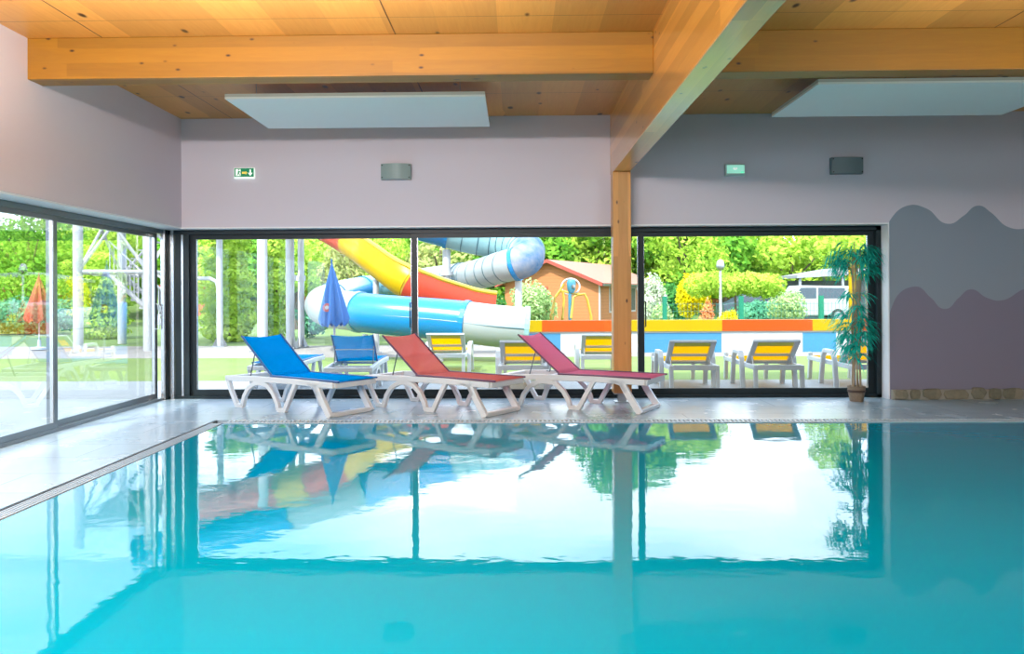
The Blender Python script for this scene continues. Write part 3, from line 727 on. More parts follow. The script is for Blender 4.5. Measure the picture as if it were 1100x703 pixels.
desc = {'lime': ('yellow green leafy tree on the wooded hillside', 'yellow green trees on the hillside'), 'green': ('green leafy tree on the wooded hillside', 'mid green trees on the hillside'), 'olive': ('olive leafy tree on the wooded hillside', 'olive trees on the hillside')}
for i, k in enumerate(kinds): protos[k] = [tree_proto('tree', kinds[k], 11 + i, R=2.2, H=4.3)]
used = {k: False for k in kinds}
tr_r = random.Random(5)
for Y0, step, hmax in ((48, 3.4, .142), (57, 3.6, .137), (66, 4.0, .137)):
    X = -Y0 * .95
    while X < Y0 * .62:
        Y = Y0 + tr_r.uniform(-2, 2); px = PX0 + X / Y * F; x = X + tr_r.uniform(-.6, .6)
        if px > 680: k = tr_r.choice(['lime', 'lime', 'lime', 'green'])
        elif px > 560: k = tr_r.choice(['green', 'lime', 'green'])
        elif px > 320: k = tr_r.choice(['olive', 'olive', 'lime', 'green'])
        else: k = tr_r.choice(['green', 'lime', 'green'])
        pr = protos[k][0]
        if not used[k]: o = pr; used[k] = True
        else: o = copy_tree(pr)
        if Y0 == 48 and 1 < x < 10: Y = 52.5
        z = hill_z(x, Y) - .05; top = hmax * Y - 1.3; sc_ = max(.75, min(1.45, (top - z) / 4.6)) * tr_r.uniform(.9, 1.0)
        o.location = (x, Y, z); o.scale = (sc_ * 1.15, sc_ * 1.15, sc_); o.rotation_euler = (0, 0, tr_r.uniform(0, 6.28))
        row = {48: 'front', 57: 'middle', 66: 'back'}[Y0]
        mark = [(-60, 'beyond the far left pane'), (30, 'beyond the red parasol'), (90, 'beyond the slide tower'), (190, 'left of the thin white post'), (250, 'behind the tall hedge'), (340, 'behind the paired white posts'), (450, 'behind the yellow slide'), (560, 'behind the tube slide'), (680, 'behind the orange house'), (760, 'behind the yellow bush'), (850, 'behind the flat topped tree'), (950, 'behind the white van'), (9999, 'right of the window')]
        mk = next(w for lim, w in mark if px < lim)
        tag(o, desc[k][0].split(' on the')[0] + ' in the ' + row + ' hillside row ' + mk, 'tree', desc[k][1]); X += step
from collections import defaultdict
dd = defaultdict(list)
for o in list(COL.objects):
    if o.parent is None and o.get('category') == 'tree': dd[o['label']].append(o)
for lb, os_ in dd.items():
    if len(os_) > 1:
        os_.sort(key=lambda o: o.location.x / o.location.y)
        nm = {2: ['left one', 'right one'], 3: ['left one', 'middle one', 'right one']}.get(len(os_), ['leftmost', 'second from left', 'third from left', 'fourth from left', 'fifth from left', 'sixth from left', 'seventh from left'])
        for o, q in zip(os_, nm): o['label'] = lb.replace(' leafy', '').replace(' hillside', '') + ', ' + q
# nearer trees
def near_tree(px, Y, top, R, mm, lb, n=4200, size=.12, grp=None, seed=1):
    o = tree_proto('tree', mm, seed, R, top, n, size); p = atY(px, 330, Y); o.location = (p.x, Y, -.06); tag(o, lb, 'tree', grp); return o
near_tree(668, 53, 11.2, 3.6, 'leaf_green', 'tallest bright green tree rising behind the orange house near the column', n=9000, size=.2, seed=31)
near_tree(716, 51, 9.2, 3.0, 'leaf_green', 'tall green tree behind the white blossom bush, second tallest', n=8000, size=.18, seed=40)
near_tree(736, 36, 6.0, 2.3, 'leaf_lime', 'tall lime green tree behind the yellow bush', seed=32)
near_tree(893, 51, 9.3, 2.4, 'leaf_lime', 'tall pale green tree behind the white van', seed=33)
near_tree(620, 58, 6.0, 2.8, 'leaf_lime', 'wide lime green tree rising over the ridge of the orange house', seed=36)
near_tree(318, 34, 4.0, 1.5, 'leaf_lime', 'slim bright green tree between the paired white posts and the thick post', seed=34)
near_tree(425, 44, 4.4, 2.0, 'leaf_lime', 'light green tree behind the yellow and red slide', seed=35)
near_tree(370, 44, 4.5, 2.2, 'leaf_olive', 'olive green tree above the closed blue parasol', seed=37)
near_tree(30, 36, 5.4, 2.6, 'leaf_green', 'large green tree seen through the far left window pane', seed=38)
near_tree(112, 40, 5.2, 2.4, 'leaf_lime', 'light green tree seen between the posts of the slide tower', seed=39)
def bush(name, px, Y, z0, z1, hw, mm, lb, n=1800, size=.07, seed=1, cat='bush', blobs=None, flat=False, cypress=False):
    """hw = half width in metres"""
    p = atY(px, 330, Y); r = random.Random(seed); bl = []
    hz = (z1 - z0) / 2
    if cypress:
        for k in range(8): z = z0 + (z1 - z0) * (k + .6) / 8.4; bl.append((r.uniform(-.2, .2) * hw, r.uniform(-.2, .2) * hw, z, hw * r.uniform(.75, .95), hw * .8, (z1 - z0) / 11))
    elif flat:
        for k in range(8): bl.append((hw * (-.8 + 1.6 * k / 7), r.uniform(-.3, .3) * hw, (z0 + z1) / 2 + r.uniform(-.1, .1), hw * .28, hw * .5, hz * .9))
    else:
        for k in range(8): a = r.uniform(0, 6.28); q = r.uniform(0, .5); bl.append((hw * q * math.cos(a) , hw * q * math.sin(a), z0 + hz * r.uniform(.75, 1.3), hw * r.uniform(.5, .6), hw * .55, hz * r.uniform(.55, .75)))
    root = empty(name, (p.x, Y, -.06)); me = foliage_mesh('foliage', bl, n, size, mm, seed); c = bpy.data.objects.new('foliage', me); COL.objects.link(c); c.parent = root
    t = MB(); t.tube([(0, 0, 0), (0, 0, (z0 + z1) * .5)], [.06, .03], 6); t.build('stem', 'bark', root)
    tag(root, lb, cat); return root
bush('hedge', 247, 25, 0, 3.6, .85, 'leaf_lime', 'tall dense green hedge left of the thick white post', 7000, .075, 41, 'hedge', cypress=True)
bush('hedge', 236, 27, 0, 3.2, .8, 'leaf_lime', 'bright green hedge behind the thin white post at the left window edge', 4000, .08, 42, 'hedge', cypress=True)
bush('hedge', 297, 26, 0, 3.7, .45, 'leaf_lime', 'narrow green hedge between the thick post and the paired posts', 4000, .075, 43, 'hedge', cypress=True)
bush('bush', 334, 27, 0, 1.2, .8, 'leaf_teal', 'blue green bush right of the paired white posts', 2200, .07, 44)
bush('bush', 574, 29, 0, 2.1, .95, 'leaf_pale', 'round pale green bush beside the slide post and orange house', 4000, .07, 45)
bush('bush', 525, 31, 0, 1.7, .9, 'leaf_dark', 'dark green bush seen under the ribbed tube slide', 2600, .08, 46)
bush('bush', 505, 36, 0, 1.6, 1.0, 'leaf_green', 'green bush behind the tube slide post', 2200, .08, 47)
bush('bush', 703, 27, 0, 2.25, .62, 'leaf_white', 'bush with white blossom just right of the dark mullion', 3200, .06, 48)
bush('bush', 712, 25.5, 0, 1.15, .5, 'leaf_pale', 'low pale green bush below the white blossom', 1600, .06, 49)
bush('bush', 741, 27.5, .4, 2.15, .68, 'leaf_yellow', 'round bright yellow bush left of the street lamp', 4000, .06, 50)
o = bush('tree', 790, 26, 1.22, 2.1, 1.55, 'leaf_lime', 'flat topped clipped green tree beside the street lamp', 6500, .06, 51, 'tree', flat=True)
bush('bush', 759.5, 24, 0, 1.28, .25, 'leaf_orange', 'small orange shrub just left of the street lamp foot', 1200, .045, 52)
bush('bush', 784, 25, 0, 1.0, .42, 'leaf_yellow', 'low yellow green bush right of the street lamp foot', 1400, .05, 53)
bush('bush', 843, 28, 0, 1.7, .75, 'leaf_pale', 'pale green bush left of the white van', 2400, .06, 54)
bush('bush', 722, 33, 0, 2.0, 1.1, 'leaf_dark', 'dark green bush behind the white blossom bush', 2400, .09, 55)
bush('bush', 812, 32, 0, 1.3, 1.5, 'leaf_teal', 'wide dark teal bush under the flat topped tree', 3000, .08, 56)
bush('hedge', 20, 30, 0, 1.45, 2.2, 'leaf_teal', 'wide dark green hedge behind the red parasol', 5000, .09, 57, 'hedge', flat=True)
bush('hedge', 110, 27, 0, 2.9, 1.0, 'leaf_lime', 'tall lime green bush between the posts of the slide tower', 5000, .08, 58, 'hedge', cypress=True)

# ------------------------------------------------------------------ painted basin wall
mat('p_yellow', (.34, .23, .0), .5, var=.03, spec=.15); mat('p_red', (.36, .055, .004), .5, var=.03, spec=.15); mat('p_blue', (.05, .19, .33), .5, var=.03, spec=.15); mat('p_white', (.40, .41, .42), .5, var=.02)
WY = 19.3
pw_ = empty('painted_wall', (0, WY, -.05)); tag(pw_, 'low wall with yellow and orange cap over blue and white panels', 'wall')
def wx(px): return X_at(px, WY)
caps = [(545, 'p_yellow'), (582, 'p_red'), (677, 'p_yellow'), (775, 'p_red'), (872, 'p_yellow'), (925, 'p_red'), (1010, 'p_yellow'), (1090, 'p_red'), (1180, 'p_yellow'), (1270, 'p_red'), (1350, None)]
for (p0_, c0), (p1_, _) in zip(caps, caps[1:]): MB().box((wx(p0_), -.05, .50), (wx(p1_), .30, .76)).build('cap_panel', c0, pw_)
lows = [(545, 'p_blue'), (602, 'p_white'), (692, 'p_blue'), (775, 'p_white'), (862, 'p_blue'), (898, 'p_white'), (960, 'p_blue'), (1040, 'p_white'), (1110, 'p_blue'), (1190, 'p_white'), (1350, None)]
for (p0_, c0), (p1_, _) in zip(lows, lows[1:]): MB().box((wx(p0_), 0, .0), (wx(p1_), .25, .46)).build('wall_panel', c0, pw_)
MB().box((wx(545), -.01, .46), (wx(1350), .26, .50)).build('joint_band', 'p_white', pw_)

# ------------------------------------------------------------------ tube slide
mat('s_blue', (.0, .17, .42), .25, var=.05, vscale=.8); mat('s_light', (.14, .30, .36), .25, var=.05, vscale=.8); mat('s_white', (.28, .32, .33), .3, var=.03); mat('s_seam', (.03, .10, .13), .4)
mat('s_teal', (.20, .36, .38), .3, var=.03); leafmat('s_swirl', (.02, .16, .36), (.42, .40, .42), 1.1)
raw = [(150, 148, 21.8, .54), (230, 172, 21.8, .54), (300, 192, 21.8, .54), (390, 219, 21.8, .54), (450, 237, 21.8, .52), (500, 251, 21.8, .5), (538, 259, 21.7, .5), (560, 266, 21.1, .48), (566, 276, 20.3, .44), (557, 283, 20.0, .40), (540, 287, 20.4, .40), (505, 297, 22, .40), (470, 301, 25, .42),
       (425, 306, 27.5, .42), (390, 311, 27, .42), (362, 318, 24, .42), (347, 326, 21, .43), (352, 331, 18.8, .43), (375, 334, 17.6, .42), (410, 338, 17.2, .42), (480, 344, 16.9, .43), (530, 350, 16.7, .43), (565, 353, 16.7, .43)]
ctrl = [(atY(a, b, c_), d_) for a, b, c_, d_ in raw]
def catmull(ctrl, sub=8):
    P = []; 
    for i in range(len(ctrl) - 1):
        q = [ctrl[max(0, i-1)], ctrl[i], ctrl[i+1], ctrl[min(len(ctrl)-1, i+2)]]
        for s_ in range(sub):
            t = s_ / sub; f = lambda a, b, c, d: .5 * (2*b + (c-a)*t + (2*a-5*b+4*c-d)*t*t + (3*b-a-3*c+d)*t**3)
            P.append((Vector([f(q[0][0][k], q[1][0][k], q[2][0][k], q[3][0][k]) for k in range(3)]), f(q[0][1], q[1][1], q[2][1], q[3][1])))
    P.append(ctrl[-1]); return P
P = catmull(ctrl, 8)
ts = empty('tube_slide', (P[-1][0].x, P[-1][0].y, -.05)); tag(ts, 'blue and white enclosed tube water slide doubling back on itself', 'water slide')
off = Vector(ts.location)
secs = [(0, 17, 's_blue', 0), (17, 24, 's_white', 0), (24, 37, 's_blue', 0), (37, 60, 's_teal', 1), (60, 74, 's_swirl', 0), (74, 90, 's_white', 1), (90, 112, 's_light', 0), (112, 122, 's_blue', 0), (122, 147, 's_white', 0), (147, 163, 's_blue', 0), (163, 176, 's_white', 0)]
for a, b_, mm, rib in secs:
    seg = P[a:b_+1]
    # arc-length resample not needed; smooth enough
    o = MB().tube([p - off for p, _ in seg], [r_ for _, r_ in seg], 28, caps=(b_ == 176)).build('tube_section', mm, ts, smooth=True)
    fl = MB()
    def ring(p, t, r_, w, mb, ex=1.03):
        t = t.normalized(); mb.tube([p - off - t * w, p - off + t * w], r_ * ex, 28)
    t = P[min(b_, len(P)-1)][0] - P[b_-1][0]
    ring(P[b_][0], t, P[b_][1], .05, fl, 1.06); fl.build('flange', 's_teal' if mm in ('s_white', 's_teal') else 's_blue', o)
    if rib:
        sm = MB(); acc = 0; last = P[a][0]
        for i in range(a + 1, b_):
            acc += (P[i][0] - last).length; last = P[i][0]
            if acc > .33: ring(P[i][0], P[i][0] - P[i-1][0], P[i][1], .012, sm, 1.015); acc = 0
        sm.build('seam_rings', 's_seam', o)
    # long seam at mid-height facing viewer
    lm = MB(); pts = []
    for p, r_ in seg[::2] + ([seg[-1]] if len(seg) % 2 == 0 else []): pts.append(p - off + Vector((0, -r_ * 1.0, 0)))
    if mm in ('s_blue', 's_white', 's_light') and len(pts) > 1 and a > 74 and not (108 < a < 140): lm.tube(pts, .014, 6).build('seam', 's_seam', o)
mat('post_white', (.42, .43, .44), .35, var=.03)
def post(mb, px, Y, ztop, r_, zb=-.05, off=Vector((0,0,0)), collar=None):
    p = atY(px, 330, Y); mb.tube([(p.x - off.x, Y - off.y, zb - off.z), (p.x - off.x, Y - off.y, ztop - off.z)], r_, 14)
    if collar: mb.tube([(p.x - off.x, Y - off.y, collar - .05 - off.z), (p.x - off.x, Y - off.y, collar + .05 - off.z)], r_ * 1.5, 14)
    mb.tube([(p.x - off.x, Y - off.y, zb - off.z), (p.x - off.x, Y - off.y, zb + .05 - off.z)], r_ * 2.0, 14)
for px, Y, zt, r_, cl in ((480, 21.9, 2.55, .11, 1.9), (557, 20.1, 1.8, .09, None), (508, 22.3, 1.5, .07, None), (392, 17.3, .5, .06, None), (470, 16.9, .4, .06, None)):
    mb = MB(); post(mb, px, Y, zt, r_, off=off, collar=cl); mb.build('support_post', 'post_white', ts, smooth=True)

# open yellow/red flume
mat('f_yellow', (.42, .27, .0), .3, var=.03, spec=.15); mat('f_red', (.42, .045, .02), .3, var=.03, spec=.15); mat('f_rim', (.50, .34, .02), .3)
raw = [(180, 197, 21.3), (290, 222, 21), (335, 234, 20.5), (378, 257, 20), (408, 279, 19.2), (438, 301, 18.6), (465, 316, 18.6), (500, 327, 18.9), (530, 332, 19)]
c2 = [(atY(a, b_, c_), .5) for a, b_, c_ in raw]; Q = catmull(c2, 6)
fs_ = empty('open_slide', (Q[-1][0].x, Q[-1][0].y, -.05)); tag(fs_, 'open yellow and red water slide descending behind the blue tube', 'water slide'); fo = Vector(fs_.location)
BANK = math.radians(32)
def frame(t):
    s_ = t.cross(Vector((0, 0, 1))).normalized(); u_ = s_.cross(t)
    return s_ * math.cos(BANK) + u_ * math.sin(BANK), u_ * math.cos(BANK) - s_ * math.sin(BANK)
def upath(seg, r0):
    vs = []; fs = []; prof = []
    K = 14
    for k in range(K + 1): a = PI + PI * k / K; prof.append((math.cos(a), math.sin(a)))
    prof = [(-1.0, .35), (-1.0, .15)] + prof + [(1.0, .15), (1.0, .35)]
    prof2 = [(x * .93, z * .93 if z < 0 else z) for x, z in prof[::-1]]
    full = prof + prof2; n = len(full)
    for i, (p, _) in enumerate(seg):
        t = (seg[min(i+1, len(seg)-1)][0] - seg[max(i-1, 0)][0]).normalized(); s_, u_ = frame(t)
        for x, z in full: vs.append(p - fo + s_ * x * r0 + u_ * z * r0)
    for i in range(len(seg) - 1):
        for k in range(n): fs.append((i*n+k, i*n+(k+1)%n, (i+1)*n+(k+1)%n, (i+1)*n+k))
    fs += [tuple(range(n)), tuple(range((len(seg)-1)*n, len(seg)*n))[::-1]]
    return vs, fs
def rims(seg, r0):
    mb = MB()
    for sg in (-1, 1):
        pts = []
        for i, (p, _) in enumerate(seg):
            t = (seg[min(i+1, len(seg)-1)][0] - seg[max(i-1, 0)][0]).normalized(); s_, u_ = frame(t)
            pts.append(p - fo + s_ * sg * r0 + u_ * .37 * r0)
        mb.tube(pts, .055, 8)
    return mb
nQ = len(Q) - 1
for a, b_, mm, rmm in ((0, 7, 'f_red', 'f_red'), (7, 12, 'f_yellow', 'f_rim'), (12, 18, 'f_red', 'f_red'), (18, 31, 'f_yellow', 'f_rim'), (31, nQ, 'f_red', 'f_rim')):
    seg = Q[a:b_+1]; o = MB().add(*upath(seg, .43)).build('chute_section', mm, fs_, smooth=True); rims(seg, .43).build('rim', rmm, o, smooth=True)
for px, Y, zt in ((404, 19.2, 1.7), (310, 20.9, 2.9), (497, 18.9, .7)):
    mb = MB(); post(mb, px, Y, zt, .07, off=fo); mb.build('support_post', 'post_white', fs_, smooth=True)

# separate posts
for px, Y, r_, zt, cl, lb in ((282, 20.2, .125, 3.9, None, 'thick white slide support post rising behind the indoor blue lounger'),
        (312.5, 21.3, .095, 3.2, 1.85, 'left one of the paired white posts right of the thick post'), (323.5, 21.8, .085, 3.3, 1.85, 'right one of the paired white posts, beside the closed blue parasol'),
        (236, 22.2, .085, 3.9, None, 'thin white post near the left edge of the back window')):
    p = atY(px, 330, Y); e = empty('support_post', (p.x, Y, -.05)); tag(e, lb, 'post')
    m = MB(); m.tube([(0, 0, 0), (0, 0, zt)], r_, 16)
    if cl: m.tube([(0, 0, cl - .07), (0, 0, cl + .07)], r_ * 1.45, 16)
    m.build('shaft', 'post_white', e, smooth=True)
    m = MB(); m.box((-r_ * 2, -r_ * 2, 0), (r_ * 2, r_ * 2, .03))
    for k in range(4):
        a = k * PI / 2 + PI / 4; m.prism([(r_ * .9, .03), (r_ * 2.4, .03), (r_ * .9, .28)], lambda u, v: (u * math.cos(a) - .01 * math.sin(a), u * math.sin(a) + .01 * math.cos(a), v), lambda u, v: (u * math.cos(a) + .01 * math.sin(a), u * math.sin(a) - .01 * math.cos(a), v))
    m.build('base_bracket', 'steel', e)
    if px == 236: MB().tube([(0, -.02, 1.55), (-.08, -.02, 1.78), (-.25, -.02, 1.86), (-1.1, -.02, 1.88)], .055, 10).build('bent_pipe', 'post_white', e, smooth=True)

# slide tower seen through left window
tw = empty('slide_tower', (-10.2, 22, -.05)); tag(tw, 'white steel slide tower with stairs seen through the left windows', 'tower'); to = Vector(tw.location)
cs = [Vector((X_at(84, 20.2), 20.2, -.05)), Vector((X_at(131, 23.8), 23.8, -.05)), Vector((X_at(159, 20.6), 20.6, -.05)), Vector((X_at(208, 24.3), 24.3, -.05))]
for c_ in cs: MB().tube([c_ - to, c_ - to + Vector((0, 0, 5.0))], .12, 14).build('post', 'post_white', tw, smooth=True)
def bar(a, b_, za, zb, r_): 
    A = cs[a] - to + Vector((0, 0, za)); B = cs[b_] - to + Vector((0, 0, zb)); MB().tube([A, B], r_, 8).build('brace', 'post_white', tw, smooth=True)
for z in (2.0, 4.4):
    for a, b_ in ((0, 1), (0, 2), (2, 3), (1, 3)): bar(a, b_, z, z, .06)
for a, b_ in ((0, 1), (0, 2), (2, 3), (1, 3)): bar(a, b_, 2.0, 4.4, .04); bar(a, b_, 4.4, 2.0, .04)
m = MB(); m.prism([((c_ - to).x, (c_ - to).y) for c_ in (cs[0], cs[2], cs[3], cs[1])], lambda a, b: (a, b, 4.45), lambda a, b: (a, b, 4.52)); m.build('platform', 'post_white', tw)
m = MB(); rl = MB(); A = Vector((-8.6, 23.6, 0)) - to - Vector((0, 0, .0)); 
for k in range(9):
    x = .75 - k * .22; z = .22 * (k + 1); m.box((x, .2, z - .06), (x + .26, 1.0, z))
for k in range(9):
    x = -1.0 + k * .22; z = 2.0 + .24 * (k + 1); m.box((x, 1.1, z - .03), (x + .26, 1.9, z))
m.box((-1.4, .2, 1.95), (-.9, 1.9, 2.0)); m.build('stair_treads', 'post_white', tw)
for y in (.2, 1.0): rl.tube([(1.0, y, .2), (-.95, y, 2.0)], .06, 6); rl.tube([(1.0, y, 1.1), (-.95, y, 2.9)], .025, 6)
for k in range(18):
    x = .98 - k * .112; z = .2 + (1.0 - x) * .92; rl.tube([(x, .2, z), (x, .2, z + .9)], .018, 5)
rl.build('stair_railing', 'post_white', tw)

# blue parasol
mat('par_blue', (.03, .17, .50), .6, var=.1, vscale=8); mat('par_red', (.38, .06, .03), .6, var=.1); mat('par_logo', (.45, .12, .12), .6); mat('par_logo_w', (.5, .5, .5), .6)
def parasol(px, Y, ztop, zlow, r1, mm, lb, logo=False, sc_=1.0):
    p = atY(px, 330, Y); e = empty('parasol', (p.x, Y, -.03)); tag(e, lb, 'parasol')
    seg = 48; prof = [(0.004, ztop), (.02, ztop - .06), (r1 * .42, ztop - (ztop - zlow) * .35), (r1 * .75, ztop - (ztop - zlow) * .65), (r1, zlow + .06), (r1 * .93, zlow)]
    vs = []; fs = []
    for i, (r_, z) in enumerate(prof):
        for j in range(seg):
            a = 2*PI*j/seg; k = 1 + (.16 * math.cos(8 * a) if i > 1 else 0) ; zz = z + (.035 * math.cos(8 * a) if i >= 4 else 0); vs.append((r_ * k * math.cos(a), r_ * k * math.sin(a), zz))
    for i in range(len(prof) - 1):
        for j in range(seg): fs.append((i*seg+j, i*seg+(j+1)%seg, (i+1)*seg+(j+1)%seg, (i+1)*seg+j))
    c = MB().add(vs, fs).build('canopy', mm, e, smooth=True)
    MB().tube([(0, 0, .0), (0, 0, ztop - .05)], .018, 10).build('pole', 'post_white', e, smooth=True)
    MB().tube([(0, 0, ztop - .06), (0, 0, ztop + .05)], .012, 8).build('finial', mm, e)
    MB().lathe([(.20, 0), (.20, .05), (.05, .07), (.04, .25)]).build('base', 'resin_white_out', e)
    if logo:
        zc = zlow + (ztop - zlow) * .28; 
        for rr, mm2, yy in ((.065, 'par_logo', 0), (.03, 'par_logo_w', -.006)):
            MB().prism([(rr * math.cos(2*PI*k/16) - .06, zc + rr * math.sin(2*PI*k/16)) for k in range(16)], lambda a, b: (a, -r1 * .84 + yy + (b - zc) * .28, b), lambda a, b: (a, -r1 * .80 + yy + (b - zc) * .28, b)).build('logo', mm2, c)
    return e
e = parasol(361, 12.5, 1.86, .90, .21, 'par_blue', 'closed blue parasol with a small red logo outside the back window', True)
e.rotation_euler = (0, math.radians(-2.0), 0)
parasol(42, 21, 1.95, .72, .32, 'par_red', 'closed red parasol seen through the leftmost window pane')

# ------------------------------------------------------------------ houses, lamp, fence, vehicles, play frame
mat('h_orange', (.42, .14, .045), .8, var=.08, vscale=4); mat('h_roof', (.36, .16, .11), .8, var=.12, vscale=6); mat('h_trim', (.34, .05, .03), .6); mat('h_glass', (.12, .12, .10), .2); mat('h_white', (.45, .42, .4), .6)
def clap(name, c):
    m, N, L = newmat(name); o = N.new('ShaderNodeOutputMaterial'); b = N.new('ShaderNodeBsdfPrincipled'); tc = N.new('ShaderNodeTexCoord'); sx = N.new('ShaderNodeSeparateXYZ'); L.new(tc.outputs['Object'], sx.inputs[0])
    t = mathn(N, L, 'LESS_THAN', mathn(N, L, 'MODULO', mathn(N, L, 'ADD', sx.outputs[2], 10), .16), .02)
    L.new(mixc(N, L, t, c, tuple(v * .7 for v in c)), b.inputs['Base Color']); b.inputs['Roughness'].default_value = .8; L.new(b.outputs[0], o.inputs[0])
clap('h_clad', (.40, .15, .05))
def house(loc, ang, hw, eave, apex, depth, lb, wall='h_clad', win=True):
    e = empty('house', loc, ang); tag(e, lb, 'house')   # local: gable faces -Y, ridge along +Y
    MB().prism([(-hw, 0), (hw, 0), (hw, eave), (0, apex - .12), (-hw, eave)], lambda a, b: (a, 0, b), lambda a, b: (a, depth, b)).build('walls', wall, e)
    sl = (apex - eave) / hw; ov = .35
    for s_ in (-1, 1):
        m = MB(); m.prism([(0, apex), (s_ * (hw + ov), eave - sl * ov + .04), (s_ * (hw + ov), eave - sl * ov - .04), (0, apex - .1)], lambda a, b: (a, -.35, b), lambda a, b: (a, depth + .3, b)); m.build('roof_slope', 'h_roof', e)
        m = MB(); m.prism([(0, apex + .01), (s_ * (hw + ov), eave - sl * ov + .05), (s_ * (hw + ov), eave - sl * ov - .12), (0, apex - .16)], lambda a, b: (a, -.42, b), lambda a, b: (a, -.36, b)); m.build('barge_board', 'h_trim', e)
        MB().box((s_ * (hw + ov) - .05, -.3, eave - sl * ov - .1), (s_ * (hw + ov) + .05, depth, eave - sl * ov)).build('gutter', 'steel', e)
    if win:
        for y in (1.4, 4.2):
            f = MB().box((hw, y, .5), (hw + .03, y + 1.1, eave - .25)).build('window', 'h_white', e); MB().box((hw + .03, y + .08, .58), (hw + .04, y + 1.02, eave - .33)).build('pane', 'h_glass', f)
        f = MB().box((-hw * .45, -.03, .8), (-hw * .05, 0, 1.8)).build('window', 'h_trim', e); MB().box((-hw * .42, -.04, .85), (-hw * .08, -.03, 1.75)).build('pane', 'h_glass', f)
        MB().tube([(hw + .05, .02, 0), (hw + .05, .02, eave - .1)], .05, 8).build('downpipe', 'h_white', e)
    return e
A = atY(591, 279, 40)
house((A.x, 40, -.06), -math.radians(27), 2.5, 2.05, A.z + .06, 8.5, 'orange clad house with a pale red tiled roof behind the painted wall')
p = atY(212, 330, 45); house((p.x, 45, -.06), math.radians(14), 1.6, 2.1, 2.75, 6, 'orange house partly seen at the left edge of the back window')
p = atY(345, 330, 46); house((p.x, 46, -.06), math.radians(20), 2.0, 1.7, 2.35, 5, 'small orange house behind the closed blue parasol', win=False)
p = atY(22, 330, 42); house((p.x, 42, -.06), math.radians(70), 2.6, 1.5, 2.1, 7, 'low house with pinkish tiled roof at the far left', win=False)
p = atY(838, 330, 52); house((p.x, 52, -.06), math.radians(60), 2.0, 1.7, 2.3, 4, 'small house with orange roof left of the white van', win=False)

p = atY(774, 330, 25); e = empty('street_lamp', (p.x, 25, -.06)); tag(e, 'slim grey street lamp with a round globe beside the flat topped tree', 'street lamp')
m = MB(); m.tube([(0, 0, 0), (0, 0, 2.1)], [.05, .035], 10); m.build('pole', 'post_white', e, smooth=True)
MB().lathe([(.02, 2.08), (.10, 2.13), (.13, 2.22), (.11, 2.30)], seg=16).build('lamp_shade', 'steel', e, smooth=True)
MB().lathe([(.11, 2.30), (.10, 2.37), (.05, 2.42), (.01, 2.43)], seg=16).build('globe', 'p_white', e, smooth=True)

mat('fence_green', (.0, .16, .08), .5); mat('fence_mesh', (.02, .14, .10), .5)
fx0, fx1 = X_at(700, 23), X_at(1000, 23)
e = empty('garden_fence', (fx0, 23, -.06)); tag(e, 'green wire mesh fence with green posts behind the painted wall', 'fence')
for px in (714, 796, 882, 960): x = X_at(px, 23) - fx0; MB().box((x - .06, -.05, 0), (x + .06, .05, 1.32)).build('fence_post', 'fence_green', e)
m = MB(); Lf = fx1 - fx0
for k in range(int(Lf / .10)): m.box((k * .10, -.004, .1), (k * .10 + .006, .004, 1.15))
for k in range(6): m.box((0, -.006, .1 + k * .2), (Lf, .006, .108 + k * .2))
m.build('wire_mesh', 'fence_mesh', e)

# van
mat('van_white', (.34, .36, .37), .3, var=.03); mat('tyre', (.02, .02, .02), .7); mat('car_glass', (.05, .07, .09), .1)
def vehicle(px, Y, ln, prof, wins, wheels, mm, nm, lb, cat, w=1.7, rz=0, rad=.32):
    p = atY(px, 330, Y); e = empty(nm, (p.x, Y, -.06), rz); tag(e, lb, cat)
    MB().prism(prof, lambda a, b: (a, -w/2, b), lambda a, b: (a, w/2, b)).build('body', mm, e, bevel=.06)
    for pl in wins: 
        for s_ in (-1, 1): MB().prism(pl, lambda a, b: (a, s_ * (w/2 + .005), b), lambda a, b: (a, s_ * (w/2 - .02), b)).build('side_window', 'car_glass', e)
    for x in wheels:
        for s_ in (-1, 1):
            t = MB().tube([(x, s_ * (w/2 - .18), rad), (x, s_ * (w/2 + .02), rad)], rad, 20).build('wheel', 'tyre', e, smooth=True)
            MB().tube([(x, s_ * (w/2 + .02), rad), (x, s_ * (w/2 + .03), rad)], rad * .6, 14).build('hubcap', 'steel', t)
    return e
vehicle(866, 41.5, 0, [(-1.9, .3), (1.9, .3), (2.0, .8), (1.9, 1.75), (-.6, 1.8), (-1.1, 1.15), (-1.95, .95), (-2.0, .5)], [[(-.95, 1.15), (-.55, 1.68), (.2, 1.68), (.2, 1.15)], [(.3, 1.15), (.3, 1.68), (1.6, 1.66), (1.6, 1.15)]], (-1.25, 1.25), 'van_white', 'van', 'white van parked behind the fence left of the bamboo', 'van')
vehicle(812, 44, 0, [(-1.9, .35), (1.9, .35), (1.95, .8), (1.5, .95), (1.0, 1.4), (-.7, 1.42), (-1.4, .98), (-1.95, .85)], [[(-1.2, .98), (-.6, 1.34), (.1, 1.34), (.1, .98)], [(.2, .98), (.2, 1.34), (.9, 1.32), (1.2, .98)]], (-1.2, 1.2), mat('car_dark', (.05, .07, .09), .3), 'car', 'dark car parked under the flat topped tree', 'car')
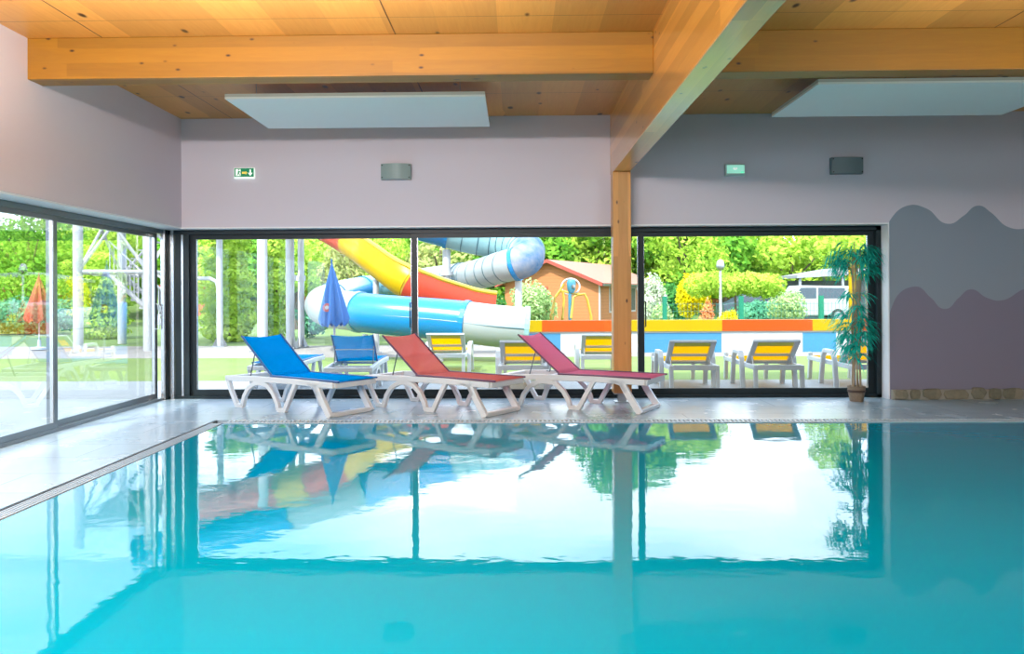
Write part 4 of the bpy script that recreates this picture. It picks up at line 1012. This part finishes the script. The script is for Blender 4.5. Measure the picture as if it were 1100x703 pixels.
# grey awning shed
mat('shed_roof', (.26, .27, .29), .6); mat('shed_dark', (.10, .12, .13), .6)
p = atY(895, 330, 44); e = empty('shelter', (p.x, 44, -.06)); tag(e, 'grey flat roofed shelter on posts behind the white van', 'shelter')
MB().prism([(-2.4, 2.2), (2.4, 2.45), (2.4, 2.6), (0, 2.75), (-2.4, 2.35)], lambda a, b: (a, -1.5, b), lambda a, b: (a, 1.5, b)).build('roof', 'shed_roof', e)
for x in (-2.2, 0, 2.2):
    for y in (-1.3, 1.3): MB().box((x - .06, y - .06, 0), (x + .06, y + .06, 2.3)).build('post', 'shed_roof', e)
MB().box((-2.0, 1.2, 0), (2.2, 1.28, 2.1)).build('back_panel', 'shed_dark', e)
# yellow post by bamboo
p = atY(916, 330, 21.5); e = empty('yellow_column', (p.x, 21.5, -.05)); tag(e, 'tall yellow post partly hidden behind the potted bamboo', 'post')
MB().tube([(0, 0, 0), (0, 0, 2.0)], .10, 14).build('shaft', 'p_yellow', e, smooth=True); MB().lathe([(.11, 2.0), (.13, 2.03), (.10, 2.10), (.02, 2.14)], seg=14).build('cap', 'p_yellow', e)

# yellow water play frame
mat('play_yellow', (.42, .28, .02), .4); mat('play_blue', (.05, .22, .30), .4)
YP = 22.8; p = atY(631, 330, YP); e = empty('water_play_frame', (p.x, YP, -.05)); tag(e, 'yellow tubular water play frame with a round tipping bucket in front of the orange house', 'play equipment')
def pz(py): return atY(631, py, YP).z + .05
def pxx(px): return X_at(px, YP) - p.x
for a, b_, c_ in ((593.5, 598, 604), (605, 603, 600), (613, 615, 620), (634, 629, 622)):
    s = 0
for pts in ([(592, 338), (596, 320), (602, 312), (606, 305)], [(604, 342), (606, 322), (605, 314), (602, 312)], [(613, 342), (616, 320), (620, 317), (628, 316), (631, 322), (635, 340)]):
    MB().tube([(pxx(a), (0 if i else -.15), pz(b_)) for i, (a, b_) in enumerate(pts)], .035, 8).build('tube_leg', 'play_yellow', e, smooth=True)
for px in (592, 604, 613, 635): MB().tube([(pxx(px), 0, 0), (pxx(px), 0, pz(339))], .04, 8).build('leg', 'play_yellow', e, smooth=True)
MB().tube([(pxx(602), 0, pz(312)), (pxx(612), 0, pz(315)), (pxx(622), 0, pz(316))], .035, 8).build('crossbar', 'play_yellow', e, smooth=True)
cx, cz = pxx(613), pz(308); R_ = .22
MB().tube([(cx + R_ * 1.15 * math.cos(2*PI*k/24), 0, cz + R_ * math.sin(2*PI*k/24)) for k in range(24)], .025, 8, closed=True).build('hoop', 'h_white', e, smooth=True)
MB().lathe([(.06, -.18), (.11, -.10), (.13, .10), (.10, .18), (.03, .2)], (cx + .02, -.02, cz), 16).build('bucket', 'play_blue', e, smooth=True)
MB().lathe([(.02, -.06), (.06, -.03), (.06, .03), (.02, .06)], (cx + .07, -.13, cz), 12).build('valve', 'steel', e, smooth=True)
MB().tube([(cx - .02, 0, 0), (cx - .02, 0, cz - .15)], .05, 10).build('riser', 'play_blue', e, smooth=True)
